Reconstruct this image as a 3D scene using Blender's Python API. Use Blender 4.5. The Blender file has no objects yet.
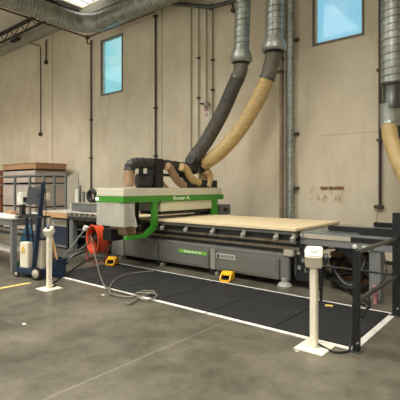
import bpy, bmesh, math, random
from mathutils import Vector, Matrix
random.seed(7)
C = bpy.context.scene.collection
PI = math.pi

# ---------------------------------------------------------------- camera model
F = 412.0; AZ = math.radians(39.5); SN, CS = math.sin(AZ), math.cos(AZ); EYE = 1.6; HY = 187.0
def at(px, py, Y=None, X=None, Z=None):
    """point of the place seen at a pixel, on the plane Y=, X= or Z="""
    t = (px-200)/F; rx, ry = t*CS-SN, t*SN+CS
    d = Y/ry if Y is not None else X/rx if X is not None else F*(EYE-Z)/(py-HY)
    return Vector((rx*d, ry*d, EYE-(py-HY)/F*d))

cd = bpy.data.cameras.new('camera'); cam = bpy.data.objects.new('camera', cd); C.objects.link(cam)
cam.location = (0, 0, EYE); cam.rotation_euler = (PI/2, 0, AZ)
cd.sensor_width = 36; cd.lens = F/400*36; cd.shift_y = (HY-200)/400; cd.clip_end = 200; cd.clip_start = .05
bpy.context.scene.camera = cam

# ---------------------------------------------------------------- materials
def lin(v):
    v /= 255
    return v/12.92 if v <= .04045 else ((v+.055)/1.055)**2.4
def col(r, g, b): return (lin(r), lin(g), lin(b), 1)
def mat(name, rgb, rough=.6, metal=0, var=.12, scale=6, bump=.15, bscale=60, dirt=None, dscale=3, spec=.5, emit=None, alpha=1):
    m = bpy.data.materials.new(name); m.use_nodes = True
    nt = m.node_tree; N = nt.nodes; L = nt.links; b = N['Principled BSDF']
    tc = N.new('ShaderNodeTexCoord'); n = N.new('ShaderNodeTexNoise'); n.inputs['Scale'].default_value = scale; n.inputs['Detail'].default_value = 6
    L.new(tc.outputs['Object'], n.inputs['Vector'])
    r = N.new('ShaderNodeValToRGB'); c = col(*rgb)
    r.color_ramp.elements[0].position = .3; r.color_ramp.elements[1].position = .7
    r.color_ramp.elements[0].color = tuple(x*(1-var) for x in c[:3])+(1,)
    r.color_ramp.elements[1].color = tuple(min(1, x*(1+var)) for x in c[:3])+(1,)
    L.new(n.outputs['Fac'], r.inputs[0]); out = r.outputs[0]
    if dirt:
        n2 = N.new('ShaderNodeTexNoise'); n2.inputs['Scale'].default_value = dscale; n2.inputs['Detail'].default_value = 10; n2.inputs['Roughness'].default_value = .7
        L.new(tc.outputs['Object'], n2.inputs['Vector'])
        r2 = N.new('ShaderNodeValToRGB'); r2.color_ramp.elements[0].position = .52; r2.color_ramp.elements[1].position = .68
        L.new(n2.outputs['Fac'], r2.inputs[0])
        mx = N.new('ShaderNodeMixRGB'); L.new(r2.outputs[0], mx.inputs[0]); L.new(out, mx.inputs[1]); mx.inputs[2].default_value = col(*dirt); out = mx.outputs[0]
    L.new(out, b.inputs['Base Color'])
    b.inputs['Roughness'].default_value = rough; b.inputs['Metallic'].default_value = metal
    b.inputs['Specular IOR Level'].default_value = spec; b.inputs['Alpha'].default_value = alpha
    if bump:
        n3 = N.new('ShaderNodeTexNoise'); n3.inputs['Scale'].default_value = bscale; L.new(tc.outputs['Object'], n3.inputs['Vector'])
        bp = N.new('ShaderNodeBump'); bp.inputs['Strength'].default_value = bump; bp.inputs['Distance'].default_value = .004
        L.new(n3.outputs['Fac'], bp.inputs['Height']); L.new(bp.outputs[0], b.inputs['Normal'])
    if emit:
        b.inputs['Emission Color'].default_value = emit[0]; b.inputs['Emission Strength'].default_value = emit[1]
    return m
M = {}
M['galv'] = mat('galvanised_steel', (168, 172, 166), .42, .7, .25, 5, .1, 30)
M['galv_dark'] = mat('galvanised_steel_old', (96, 98, 94), .4, .8, .3, 5, .1, 30)
M['machine_grey'] = mat('machine_grey_paint', (104, 104, 97), .42, .15, .06, 4, .06, 90)
M['machine_light'] = mat('machine_light_grey_paint', (138, 137, 128), .45, .1, .08, 4, .06, 90)
M['machine_dark'] = mat('machine_dark_grey_paint', (52, 52, 49), .5, .2, .2, 6, .1, 60)
M['cover_cream'] = mat('cream_cover_paint', (206, 203, 180), .38, 0, .03, 2, .03, 60)
M['green'] = mat('green_paint', (62, 140, 42), .4, 0, .06, 5, .03, 60)
M['steel'] = mat('bright_steel', (190, 185, 172), .25, .9, .15, 8, .05, 80)
M['rail'] = mat('oily_rail_steel', (138, 126, 108), .3, .8, .3, 5, .1, 50, dirt=(88, 66, 48), dscale=5)
M['black'] = mat('black_plastic', (24, 24, 25), .45, 0, .2, 8, .1, 60)
M['black_steel'] = mat('black_painted_steel', (18, 18, 19), .38, .1, .2, 8, .05, 60)
M['grey_hose'] = mat('grey_flexible_hose', (78, 74, 68), .6, .1, .25, 10, .2, 60)
M['clear_hose'] = mat('greyish_wire_hose', (112, 106, 94), .5, .2, .2, 12, .2, 60)
M['dark_hose'] = mat('near_black_flexible_hose', (46, 45, 43), .5, 0, .2, 12, .2, 60)
M['tan_hose'] = mat('tan_flexible_hose', (192, 164, 112), .5, 0, .12, 8, .2, 60)
M['tan_dusty'] = mat('dusty_tan_hose', (150, 122, 92), .65, 0, .2, 10, .25, 60)
M['board'] = mat('mdf_board', (218, 199, 160), .6, 0, .05, 3, .05, 120)
M['board_edge'] = mat('mdf_board_edge', (192, 164, 118), .7, 0, .08, 10, .1, 120)
M['wood'] = mat('tan_plywood', (200, 160, 112), .6, 0, .12, 4, .1, 50)
M['cardboard'] = mat('cardboard', (176, 136, 98), .8, 0, .07, 3, .1, 60)
M['crate_board'] = mat('pale_crate_board', (186, 172, 160), .8, 0, .1, 3, .15, 40)
M['crate_red'] = mat('reddish_brown_crate_board', (150, 100, 70), .8, 0, .1, 3, .15, 40)
M['white'] = mat('white_paint', (214, 212, 200), .5, 0, .04, 5, .05, 60)
M['offwhite'] = mat('off_white_enamel', (222, 214, 192), .4, 0, .03, 4, .04, 60)
M['beige'] = mat('beige_cabinet_paint', (168, 160, 142), .5, 0, .05, 4, .04, 60)
M['navy'] = mat('navy_plastic', (30, 44, 66), .42, 0, .12, 6, .08, 50)
M['blue'] = mat('blue_plastic', (32, 92, 122), .5, 0, .25, 10, .2, 30)
M['screen'] = mat('dark_grey_monitor', (62, 63, 66), .35, 0, .04, 4, .02, 30)
M['orange'] = mat('orange_enamel', (214, 78, 40), .4, 0, .1, 6, .05, 40)
M['red_dark'] = mat('dark_red_enamel', (132, 38, 30), .45, 0, .15, 6, .05, 40)
M['yellow'] = mat('yellow_plastic', (226, 172, 24), .4, 0, .06, 6, .05, 50)
M['green_plastic'] = mat('green_plastic', (40, 132, 62), .5, 0, .08, 6, .05, 50)
M['bench_grey'] = mat('bench_grey_paint', (112, 114, 112), .5, .1, .08, 5, .05, 50)
M['bench_top'] = mat('pale_laminate_top', (196, 192, 180), .45, 0, .06, 4, .03, 50)
M['table_top'] = mat('worn_grey_steel_top', (128, 134, 132), .3, .5, .15, 3, .05, 40)
M['pipe_dark'] = mat('dark_conduit', (74, 64, 58), .5, .3, .15, 5, .05, 40)
M['pipe_grey'] = mat('grey_conduit', (164, 156, 140), .5, .3, .12, 5, .05, 40)
M['pipe_brown'] = mat('brown_painted_pipe', (148, 130, 110), .5, .2, .12, 5, .05, 40)
M['pipe_red'] = mat('dark_red_sprinkler_pipe', (98, 66, 58), .5, .2, .12, 5, .05, 40)
M['tape'] = mat('white_floor_tape', (204, 202, 194), .5, 0, .06, 10, .05, 40, dirt=(150, 142, 128), dscale=6)
M['yellow_tape'] = mat('yellow_floor_tape', (222, 190, 96), .5, 0, .06, 10, .05, 40, dirt=(170, 140, 80), dscale=6)
M['rubber'] = mat('black_rubber_mat', (31, 32, 32), .62, 0, .14, 8, .5, 220, dirt=(44, 43, 41), dscale=4, spec=.3)
M['cast'] = mat('pale_cast_foot', (142, 140, 130), .55, .1, .1, 10, .15, 40)
M['ceil'] = mat('ceiling_deck_paint', (236, 230, 216), .8, 0, .04, 1, .1, 20)
M['joist'] = mat('dark_steel_joist', (44, 44, 44), .6, .2, .1, 4, 0)
M['beam'] = mat('grey_ledger_paint', (172, 168, 154), .7, 0, .06, 4, 0)
M['frame'] = mat('window_frame_paint', (122, 112, 98), .5, .2, .06, 4, 0)
M['white_text'] = mat('white_lettering', (226, 232, 214), .5, 0, 0, 4, 0)
M['black_text'] = mat('black_lettering', (28, 28, 28), .5, 0, 0, 4, 0)
M['plate'] = mat('pale_metal_plate', (196, 196, 184), .5, .1, .03, 4, 0)
M['grey_text'] = mat('dark_grey_lettering', (62, 62, 60), .5, 0, 0, 4, 0)
M['red_text'] = mat('red_lettering', (190, 60, 50), .5, 0, 0, 4, 0)
M['pink'] = mat('pink_cloth', (150, 104, 98), .8, 0, .15, 12, .3, 30)
M['light_green'] = mat('bright_green_label', (112, 168, 62), .45, 0, .03, 4, 0)
M['skin_lamp'] = mat('white_indicator', (235, 245, 225), .3, 0, 0, 4, 0, emit=(col(235, 250, 220), .4))
M['sky_panel'] = mat('translucent_skylight', (240, 240, 235), .5, 0, 0, 4, 0, emit=((1, .97, .93, 1), 2.0))
def curtain_mat():
    m = mat('translucent_strip_curtain', (208, 206, 190), .3, 0, .05, 6, .1, 30)
    b = m.node_tree.nodes['Principled BSDF']; b.inputs['Alpha'].default_value = .52
    return m
M['curtain'] = curtain_mat()

def math_node(nt, op, a, b=None, clamp=False):
    n = nt.nodes.new('ShaderNodeMath'); n.operation = op; n.use_clamp = clamp
    for i, v in enumerate((a, b)):
        if v is None: continue
        if isinstance(v, (int, float)): n.inputs[i].default_value = v
        else: nt.links.new(v, n.inputs[i])
    return n.outputs[0]
def boxmask(nt, x, z, x0, x1, z0, z1, soft):
    def s(v, e, sign):
        a = math_node(nt, 'SUBTRACT', v, e) if sign > 0 else math_node(nt, 'SUBTRACT', e, v)
        return math_node(nt, 'ADD', math_node(nt, 'DIVIDE', a, soft), .5, True)
    p = math_node(nt, 'MULTIPLY', s(x, x0, 1), s(x, x1, -1)); q = math_node(nt, 'MULTIPLY', s(z, z0, 1), s(z, z1, -1))
    return math_node(nt, 'MULTIPLY', p, q)
def noise(nt, vec, scale, detail=6, rough=.5, stretch=None):
    if stretch:
        mp = nt.nodes.new('ShaderNodeMapping'); mp.inputs['Scale'].default_value = stretch; nt.links.new(vec, mp.inputs['Vector']); vec = mp.outputs[0]
    n = nt.nodes.new('ShaderNodeTexNoise'); n.inputs['Scale'].default_value = scale; n.inputs['Detail'].default_value = detail; n.inputs['Roughness'].default_value = rough
    nt.links.new(vec, n.inputs['Vector']); return n.outputs['Fac']
def ramp(nt, fac, p0, p1, c0=(0, 0, 0, 1), c1=(1, 1, 1, 1)):
    r = nt.nodes.new('ShaderNodeValToRGB'); r.color_ramp.elements[0].position = p0; r.color_ramp.elements[1].position = p1
    r.color_ramp.elements[0].color = c0; r.color_ramp.elements[1].color = c1; nt.links.new(fac, r.inputs[0]); return r.outputs[0]
def mix(nt, fac, a, b):
    n = nt.nodes.new('ShaderNodeMixRGB')
    for i, v in enumerate((fac, a, b)):
        if isinstance(v, (int, float)): n.inputs[i].default_value = v
        elif isinstance(v, tuple): n.inputs[i].default_value = v
        else: nt.links.new(v, n.inputs[i])
    return n.outputs[0]

def wall_mat():
    m = bpy.data.materials.new('painted_tilt_up_concrete'); m.use_nodes = True; nt = m.node_tree; b = nt.nodes['Principled BSDF']
    tc = nt.nodes.new('ShaderNodeTexCoord'); o = tc.outputs['Object']
    sp = nt.nodes.new('ShaderNodeSeparateXYZ'); nt.links.new(o, sp.inputs[0]); x, z = sp.outputs[0], sp.outputs[2]
    c = ramp(nt, noise(nt, o, .5, 8, .65), .35, .65, col(208, 196, 172), col(228, 217, 194))
    c = mix(nt, math_node(nt, 'MULTIPLY', ramp(nt, noise(nt, o, 2.2, 10, .7, (1, 1, .3)), .5, .72), .5), c, col(186, 170, 144))
    # a repainted paler patch
    c = mix(nt, math_node(nt, 'MULTIPLY', boxmask(nt, x, z, -14.6, -13.35, 4.4, 6.3, .12), .28), c, col(222, 212, 196))
    # brown scorch-like stain above the bed: a ragged bar with marks under it
    nz = noise(nt, o, 14, 8, .75)
    bar = math_node(nt, 'MULTIPLY', boxmask(nt, x, z, -3.86, -3.32, 1.53, 1.61, .03), ramp(nt, nz, .36, .46))
    c = mix(nt, math_node(nt, 'MULTIPLY', bar, .95), c, col(110, 74, 30))
    marks = math_node(nt, 'MULTIPLY', boxmask(nt, x, z, -4.12, -3.32, 1.27, 1.58, .14), ramp(nt, noise(nt, o, 7, 6, .65, (1.5, 1, .7)), .5, .62))
    c = mix(nt, math_node(nt, 'MULTIPLY', marks, .75), c, col(160, 120, 62))
    # hairline crack
    cr = math_node(nt, 'MULTIPLY', boxmask(nt, x, z, -3.9, -2.0, 2.75, 2.775, .02), .35)
    c = mix(nt, cr, c, col(150, 132, 100))
    nt.links.new(c, b.inputs['Base Color']); b.inputs['Roughness'].default_value = .75; b.inputs['Specular IOR Level'].default_value = .25
    bp = nt.nodes.new('ShaderNodeBump'); bp.inputs['Strength'].default_value = .25; bp.inputs['Distance'].default_value = .02
    nt.links.new(noise(nt, o, 14, 8, .6), bp.inputs['Height']); nt.links.new(bp.outputs[0], b.inputs['Normal'])
    return m
def floor_mat():
    m = bpy.data.materials.new('polished_concrete'); m.use_nodes = True; nt = m.node_tree; b = nt.nodes['Principled BSDF']
    tc = nt.nodes.new('ShaderNodeTexCoord'); o = tc.outputs['Object']
    sp = nt.nodes.new('ShaderNodeSeparateXYZ'); nt.links.new(o, sp.inputs[0]); x, y = sp.outputs[0], sp.outputs[1]
    c = ramp(nt, noise(nt, o, 1.0, 10, .7), .36, .66, col(58, 56, 46), col(108, 103, 88))
    c = mix(nt, math_node(nt, 'MULTIPLY', ramp(nt, noise(nt, o, 9, 10, .75), .5, .72), .45), c, col(40, 37, 29))
    c = mix(nt, math_node(nt, 'MULTIPLY', ramp(nt, noise(nt, o, 3.3, 12, .8), .58, .72), .35), c, col(132, 127, 112))
    vo = nt.nodes.new('ShaderNodeTexVoronoi'); vo.inputs['Scale'].default_value = 1.6; nt.links.new(o, vo.inputs['Vector'])
    sp2 = ramp(nt, vo.outputs['Distance'], .012, .02, (1, 1, 1, 1), (0, 0, 0, 1))
    c = mix(nt, math_node(nt, 'MULTIPLY', sp2, .5), c, col(196, 188, 170))
    # saw-cut joints
    for (axis, v) in ((x, -2.88), (x, -8.9), (y, 1.2), (y, -3.0)):
        a = math_node(nt, 'ABSOLUTE', math_node(nt, 'SUBTRACT', axis, v))
        k = ramp(nt, a, .006, .014, (1, 1, 1, 1), (0, 0, 0, 1))
        c = mix(nt, math_node(nt, 'MULTIPLY', k, .32), c, col(150, 145, 130))
    nt.links.new(c, b.inputs['Base Color'])
    rr = nt.nodes.new('ShaderNodeMapRange'); nt.links.new(noise(nt, o, 2.4, 8, .6), rr.inputs[0]); rr.inputs[3].default_value = .22; rr.inputs[4].default_value = .46
    nt.links.new(rr.outputs[0], b.inputs['Roughness']); b.inputs['Specular IOR Level'].default_value = .5
    bp = nt.nodes.new('ShaderNodeBump'); bp.inputs['Strength'].default_value = .12; bp.inputs['Distance'].default_value = .01
    nt.links.new(noise(nt, o, 20, 8, .6), bp.inputs['Height']); nt.links.new(bp.outputs[0], b.inputs['Normal'])
    return m
M['wall'] = wall_mat(); M['floor'] = floor_mat()
def glass_mat(name, tint, frost):
    m = bpy.data.materials.new(name); m.use_nodes = True; nt = m.node_tree; N = nt.nodes
    for n in list(N):
        if n.type != 'OUTPUT_MATERIAL': N.remove(n)
    out = [n for n in N if n.type == 'OUTPUT_MATERIAL'][0]
    tr = N.new('ShaderNodeBsdfTransparent'); tr.inputs[0].default_value = tint
    gl = N.new('ShaderNodeBsdfGlossy'); gl.inputs['Roughness'].default_value = .05
    tl = N.new('ShaderNodeBsdfTranslucent'); tl.inputs[0].default_value = tint
    tc = N.new('ShaderNodeTexCoord'); f = noise(nt, tc.outputs['Object'], 5, 8, .7)
    m1 = N.new('ShaderNodeMixShader'); nt.links.new(math_node(nt, 'MULTIPLY', f, frost), m1.inputs[0]); nt.links.new(tr.outputs[0], m1.inputs[1]); nt.links.new(tl.outputs[0], m1.inputs[2])
    m2 = N.new('ShaderNodeMixShader'); m2.inputs[0].default_value = .05; nt.links.new(m1.outputs[0], m2.inputs[1]); nt.links.new(gl.outputs[0], m2.inputs[2])
    nt.links.new(m2.outputs[0], out.inputs[0]); return m
M['glass'] = glass_mat('clear_window_glass', (.96, .98, .98, 1), .1)
M['glass_frost'] = glass_mat('dusty_window_glass', (.9, 1, .95, 1), .55)

# ---------------------------------------------------------------- mesh builder
def catmull(pts, n=8):
    P = [Vector(p) for p in pts]; P = [P[0]*2-P[1]]+P+[P[-1]*2-P[-2]]; out = []
    for i in range(1, len(P)-2):
        a, b, c, d = P[i-1], P[i], P[i+1], P[i+2]
        for k in range(n):
            t = k/n
            out.append(.5*((2*b)+(c-a)*t+(2*a-5*b+4*c-d)*t*t+(3*b-a-3*c+d)*t**3))
    out.append(P[-2]); return out
def resample(pts, step):
    out = [pts[0].copy()]; acc = 0
    for a, b in zip(pts, pts[1:]):
        L = (b-a).length
        if L < 1e-9: continue
        while acc+L >= step:
            t = (step-acc)/L; a = a.lerp(b, t); out.append(a.copy()); L = (b-a).length; acc = 0
            if L < 1e-9: break
        acc += L
    if (out[-1]-pts[-1]).length > step*.3: out.append(pts[-1].copy())
    return out
class MB:
    def __init__(s): s.v = []; s.f = []
    def _add(s, vs, fs):
        o = len(s.v); s.v += [Vector(v) for v in vs]; s.f += [tuple(i+o for i in f) for f in fs]; return s
    def box(s, x0, x1, y0, y1, z0, z1, rot=0, piv=None):
        vs = [Vector((x, y, z)) for z in (z0, z1) for y in (y0, y1) for x in (x0, x1)]
        if rot:
            p = Vector(piv) if piv else Vector(((x0+x1)/2, (y0+y1)/2, 0)); R = Matrix.Rotation(rot, 3, 'Z'); vs = [R@(v-p)+p for v in vs]
        return s._add(vs, [(0, 2, 3, 1), (4, 5, 7, 6), (0, 1, 5, 4), (2, 6, 7, 3), (0, 4, 6, 2), (1, 3, 7, 5)])
    def obox(s, c, ax, ay, az):      # oriented box: centre and three half-axis vectors
        c, ax, ay, az = map(Vector, (c, ax, ay, az))
        return s._add([c+ax*i+ay*j+az*k for k in (-1, 1) for j in (-1, 1) for i in (-1, 1)], [(0, 2, 3, 1), (4, 5, 7, 6), (0, 1, 5, 4), (2, 6, 7, 3), (0, 4, 6, 2), (1, 3, 7, 5)])
    def bar(s, a, b, w, h, up=(0, 0, 1)):
        a, b = Vector(a), Vector(b); d = b-a; u = Vector(up); sd = d.cross(u)
        if sd.length < 1e-6: sd = Vector((1, 0, 0))
        sd.normalize(); u = sd.cross(d).normalized()
        return s.obox((a+b)/2, d/2, sd*w/2, u*h/2)
    def tube(s, pts, r, n=16, smooth=0, caps=True, inner=None):
        P = [Vector(p) for p in pts]
        if smooth: P = catmull(P, smooth)
        T = []
        for i in range(len(P)):
            a = P[max(i-1, 0)]; b = P[min(i+1, len(P)-1)]; T.append((b-a).normalized())
        u = T[0].orthogonal().normalized(); vs = []
        for i, p in enumerate(P):
            u = (u-T[i]*u.dot(T[i])).normalized(); w = T[i].cross(u)
            rr = r(i/(len(P)-1), i) if callable(r) else r
            for k in range(n):
                a = 2*PI*k/n; vs.append(p+(u*math.cos(a)+w*math.sin(a))*rr)
        fs = [(i*n+k, i*n+(k+1) % n, (i+1)*n+(k+1) % n, (i+1)*n+k) for i in range(len(P)-1) for k in range(n)]
        if caps: fs += [tuple(reversed(range(n))), tuple((len(P)-1)*n+k for k in range(n))]
        return s._add(vs, fs)
    def cyl(s, a, b, r, n=20, r2=None): 
        r2 = r if r2 is None else r2
        return s.tube([a, b], lambda t, i: r+(r2-r)*t, n)
    def lathe(s, prof, base, axis=(0, 0, 1), n=24, caps=True):   # prof: list of (radius, height)
        A = Vector(axis).normalized(); u = A.orthogonal().normalized(); w = A.cross(u); B = Vector(base); vs = []
        for r, h in prof:
            for k in range(n):
                a = 2*PI*k/n; vs.append(B+A*h+(u*math.cos(a)+w*math.sin(a))*max(r, 1e-4))
        m = len(prof); fs = [(i*n+k, i*n+(k+1) % n, (i+1)*n+(k+1) % n, (i+1)*n+k) for i in range(m-1) for k in range(n)]
        if caps: fs += [tuple(reversed(range(n))), tuple((m-1)*n+k for k in range(n))]
        else: fs += [((m-1)*n+k, (m-1)*n+(k+1) % n, (k+1) % n, k) for k in range(n)]   # open ring
        return s._add(vs, fs)
    def prism(s, poly, axis, a, b):                # poly in the plane across `axis`
        def mk(p, h): return {'x': (h, p[0], p[1]), 'y': (p[0], h, p[1]), 'z': (p[0], p[1], h)}[axis]
        n = len(poly); vs = [mk(p, a) for p in poly]+[mk(p, b) for p in poly]
        return s._add(vs, [tuple(range(n)), tuple(reversed(range(n, 2*n)))]+[(i, i+n, (i+1) % n+n, (i+1) % n) for i in range(n)])
    def build(s, name, m, parent=None, bevel=0, label=None, smooth=True, origin=None):
        me = bpy.data.meshes.new(name)
        if origin is None:
            if parent is not None: origin = worldloc(parent)
            else:
                xs = [v.x for v in s.v]; ys = [v.y for v in s.v]; origin = Vector(((min(xs)+max(xs))/2, (min(ys)+max(ys))/2, min(v.z for v in s.v)))
        me.from_pydata([v-Vector(origin) for v in s.v], [], s.f)
        bm = bmesh.new(); bm.from_mesh(me); bmesh.ops.recalc_face_normals(bm, faces=bm.faces)
        if bevel:
            es = [e for e in bm.edges if len(e.link_faces) == 2 and e.calc_face_angle(0) > .6]
            bmesh.ops.bevel(bm, geom=es, offset=bevel, segments=2, affect='EDGES', clamp_overlap=True)
        for f in bm.faces: f.smooth = smooth
        bm.to_mesh(me); bm.free()
        if smooth: me.set_sharp_from_angle(angle=math.radians(35))
        me.materials.append(m); o = bpy.data.objects.new(name, me); C.objects.link(o)
        if parent is not None: o.parent = parent
        else: o.location = origin
        if label: o['label'] = label
        return o
def worldloc(o):
    v = Vector((0, 0, 0))
    while o is not None: v = v+o.location; o = o.parent
    return v
def tag(o, label, cat, group=None, kind=None):
    o['label'] = label; o['category'] = cat
    if group: o['group'] = group
    if kind: o['kind'] = kind
    return o
def thing(name, loc, label, cat, group=None):
    o = bpy.data.objects.new(name, None); C.objects.link(o); o.location = loc; o.empty_display_size = .2
    return tag(o, label, cat, group)
def struct(o): o['kind'] = 'structure'; return o
def copy_tree(o, parent=None):
    c = o.copy(); C.objects.link(c)
    if parent is not None: c.parent = parent
    for ch in [k for k in bpy.data.objects if k.parent == o]: copy_tree(ch, c)
    return c
def text(name, s, size, origin, xdir, ydir, m, parent, depth=.002, width=None):
    cu = bpy.data.curves.new(name, 'FONT'); cu.body = s; cu.size = size; cu.extrude = depth; cu.align_x = 'CENTER'; cu.align_y = 'CENTER'; cu.offset = size*.02
    t = bpy.data.objects.new('t', cu); C.objects.link(t); bpy.context.view_layer.update()
    me = bpy.data.meshes.new_from_object(t.evaluated_get(bpy.context.evaluated_depsgraph_get())); bpy.data.objects.remove(t)
    xs = [v.co.x for v in me.vertices]; k = width/(max(xs)-min(xs)) if width else 1
    X, Y = Vector(xdir).normalized(), Vector(ydir).normalized(); Z = X.cross(Y); O = Vector(origin)-worldloc(parent)
    for v in me.vertices: v.co = O+X*v.co.x*k+Y*v.co.y+Z*v.co.z
    me.materials.clear(); me.materials.append(m); me.name = name
    o = bpy.data.objects.new(name, me); C.objects.link(o); o.parent = parent; return o

# ---------------------------------------------------------------- room shell
WY = 9.0; CZ = 8.12; XL, XR, YF = -24, 9, -12
struct(MB().box(XL, XR, YF, WY+.2, -.2, 0).build('floor', M['floor'], origin=(0, 0, 0)))
# back wall with its two window openings
w1 = (-11.95, -10.76, 4.80, 6.76); w2 = (-4.05, -2.88, 4.84, 6.80)
wb = MB()
xs = [XL, w1[0], w1[1], w2[0], w2[1], XR]
for i in range(5):
    if i in (1, 3):
        w = w1 if i == 1 else w2
        wb.box(xs[i], xs[i+1], WY, WY+.2, 0, w[2]); wb.box(xs[i], xs[i+1], WY, WY+.2, w[3], CZ)
    else: wb.box(xs[i], xs[i+1], WY, WY+.2, 0, CZ)
struct(wb.build('wall_back', M['wall'], smooth=False, origin=(0, 0, 0)))
struct(MB().box(XL-.2, XL, YF, WY, 0, CZ).build('wall_left', M['wall'], origin=(0, 0, 0)))
struct(MB().box(XR, XR+.2, YF, WY, 0, CZ).build('wall_right', M['wall'], origin=(0, 0, 0)))
# front wall behind the camera with open dock doors
doors = [(-20, -15.5), (-11, -6.5), (-2.5, 2)]
wf = MB(); x = XL
for a, b in doors: wf.box(x, a, YF-.2, YF, 0, CZ); wf.box(a, b, YF-.2, YF, 4.4, CZ); x = b
wf.box(x, XR, YF-.2, YF, 0, CZ); struct(wf.build('wall_front', M['wall'], origin=(0, 0, 0)))
# ceiling with skylight openings, each closed by a translucent panel
sky = [(-12.85, -11.5, 8.0, 8.86)]+[(cx-1.3, cx+1.3, cy-1.6, cy+1.6) for cx in (-19, -13, -7, -1, 5) for cy in (-8, -2.5, 2.2)]
cl = MB(); ys = sorted({YF, WY}|{v for q in sky for v in q[2:]}); xx = sorted({XL, XR}|{v for q in sky for v in q[:2]})
for j in range(len(ys)-1):
    run = None
    for i in range(len(xx)-1):
        cxm, cym = (xx[i]+xx[i+1])/2, (ys[j]+ys[j+1])/2
        hole = any(q[0] < cxm < q[1] and q[2] < cym < q[3] for q in sky)
        if hole:
            if run is not None: cl.box(run, xx[i], ys[j], ys[j+1], CZ, CZ+.15); run = None
        elif run is None: run = xx[i]
    if run is not None: cl.box(run, XR, ys[j], ys[j+1], CZ, CZ+.15)
struct(cl.build('ceiling', M['ceil'], smooth=False, origin=(0, 0, 0)))
for k, q in enumerate(sky):
    o = struct(MB().box(q[0], q[1], q[2], q[3], CZ+.1, CZ+.13).build('window_%d' % (k+3), M['sky_panel']))
    if k == 0:
        mb = MB()
        for i in range(1, 4): xk = q[0]+(q[1]-q[0])*i/4; mb.box(xk-.008, xk+.008, q[2], q[3], CZ+.06, CZ+.1)
        mb.build('glazing_bars', M['frame'], o)
for n, (w, g) in enumerate(((w1, 'glass_frost'), (w2, 'glass'))):
    fr = MB(); x0, x1, z0, z1 = w; t = .05
    fr.box(x0, x0+t, WY-.02, WY+.12, z0, z1).box(x1-t, x1, WY-.02, WY+.12, z0, z1).box(x0+t, x1-t, WY-.02, WY+.12, z0, z0+t).box(x0+t, x1-t, WY-.02, WY+.12, z1-t, z1)
    o = struct(fr.build('window_%d' % (n+1), M['frame'], smooth=False))
    MB().box(x0+t, x1-t, WY+.06, WY+.07, z0+t, z1-t).build('pane', M[g], o)
    MB().box(x0+t, x0+t+.05, WY+.03, WY+.06, z0+t, z1-t).build('inner_bead', M['white'], o)
# vertical panel joints
for n, x in enumerate((-15.1, -8.93, -0.6)):
    struct(MB().box(x-.012, x+.012, WY-.006, WY, 0, CZ-.35).build('trim_%d' % (n+1), M['pipe_brown'], smooth=False))
struct(MB().box(XL, XR, WY-.22, WY, CZ-.38, CZ-.1).build('trim_4', M['beam'], smooth=False))
# open-web joist under the roof
jz0, jz1, jy = 7.50, 7.92, 7.86
jt = thing('roof_joist', (-8, jy, jz0), 'dark open-web steel joist under the roof at the top left corner', 'joist')
MB().box(XL, -13.1, jy-.06, jy+.06, jz1-.09, jz1).build('top_chord', M['joist'], jt)
MB().box(XL, -13.1, jy-.035, jy+.035, jz0, jz0+.06).build('bottom_chord', M['joist'], jt)
mb = MB(); x = XL+.1; k = 0
while x < -13.6:
    za, zb = (jz0+.05, jz1-.05) if k % 2 else (jz1-.05, jz0+.05); mb.tube([(x, jy, za), (x+.42, jy, zb)], .018, 6); x += .42; k += 1
mb.build('web_rods', M['joist'], jt)
rg = thing('roof_girder', (-13.0, 0, 7.55), 'dark steel girder crossing above the duct elbow towards the wall', 'girder')
MB().box(-13.1, -12.9, YF, WY-.25, 7.96, 8.02).build('flange', M['joist'], rg); MB().box(-13.08, -12.92, YF, WY-.25, 7.55, 7.6).build('flange', M['joist'], rg); MB().box(-13.02, -12.98, YF, WY-.25, 7.6, 7.96).build('web', M['joist'], rg)

# ---------------------------------------------------------------- ducts
def spiral(mb, pts, r, step=.05, every=3, amp=.022, n=28):
    P = resample([Vector(p) for p in pts], step)
    mb.tube(P, lambda t, i: r*(1+amp) if i % every == 0 else r, n); return mb
def seam(pts, r, pitch=.12, t=.007, n=18):
    P = resample([Vector(p) for p in pts], pitch/n); out = []; u = None
    for i, p in enumerate(P):
        T = (P[min(i+1, len(P)-1)]-P[max(i-1, 0)]).normalized(); u = T.orthogonal().normalized() if u is None else (u-T*u.dot(T)).normalized(); w = T.cross(u)
        a = 2*PI*i/n; out.append(p+(u*math.cos(a)+w*math.sin(a))*(r+t*.4))
    return MB().tube(out, t, 4)
def arc(a, c, b, n=10):      # quadratic bend
    a, c, b = Vector(a), Vector(c), Vector(b); return [(a*(1-t)**2+c*2*t*(1-t)+b*t*t) for t in [i/n for i in range(n+1)]]
DZ, DX, DY = 7.02, -11.75, 8.35
du = thing('spiral_duct', (DX, DY, DZ-.3), 'large galvanised spiral duct elbowing below the ceiling in the top left', 'duct')
spiral(MB(), [(DX, -3, DZ), (DX, DY-.7, DZ)], .29).build('duct_section', M['galv'], du)
seam([(DX, 3, DZ), (DX, DY-.7, DZ)], .29).build('spiral_seam', M['galv_dark'], du)
seam([(DX+.75, DY, DZ), (-5.5, DY, DZ)], .29).build('spiral_seam', M['galv_dark'], du)
spiral(MB(), arc((DX, DY-.7, DZ), (DX, DY, DZ), (DX+.75, DY, DZ), 12), .3, .09, 2, .012).build('elbow', M['galv'], du)
spiral(MB(), [(DX+.75, DY, DZ), (-4, DY, DZ)], .29).build('duct_section', M['galv'], du)
mb = MB()
for (x, y) in ((DX, 3.2), (DX, 6.8)): mb.box(x-.31, x+.31, y-.02, y+.02, DZ-.005, DZ+.005); mb.tube([(x-.31, y, DZ), (x-.31, y, CZ)], .01, 6)
mb.build('hanger', M['pipe_dark'], du)
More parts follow.
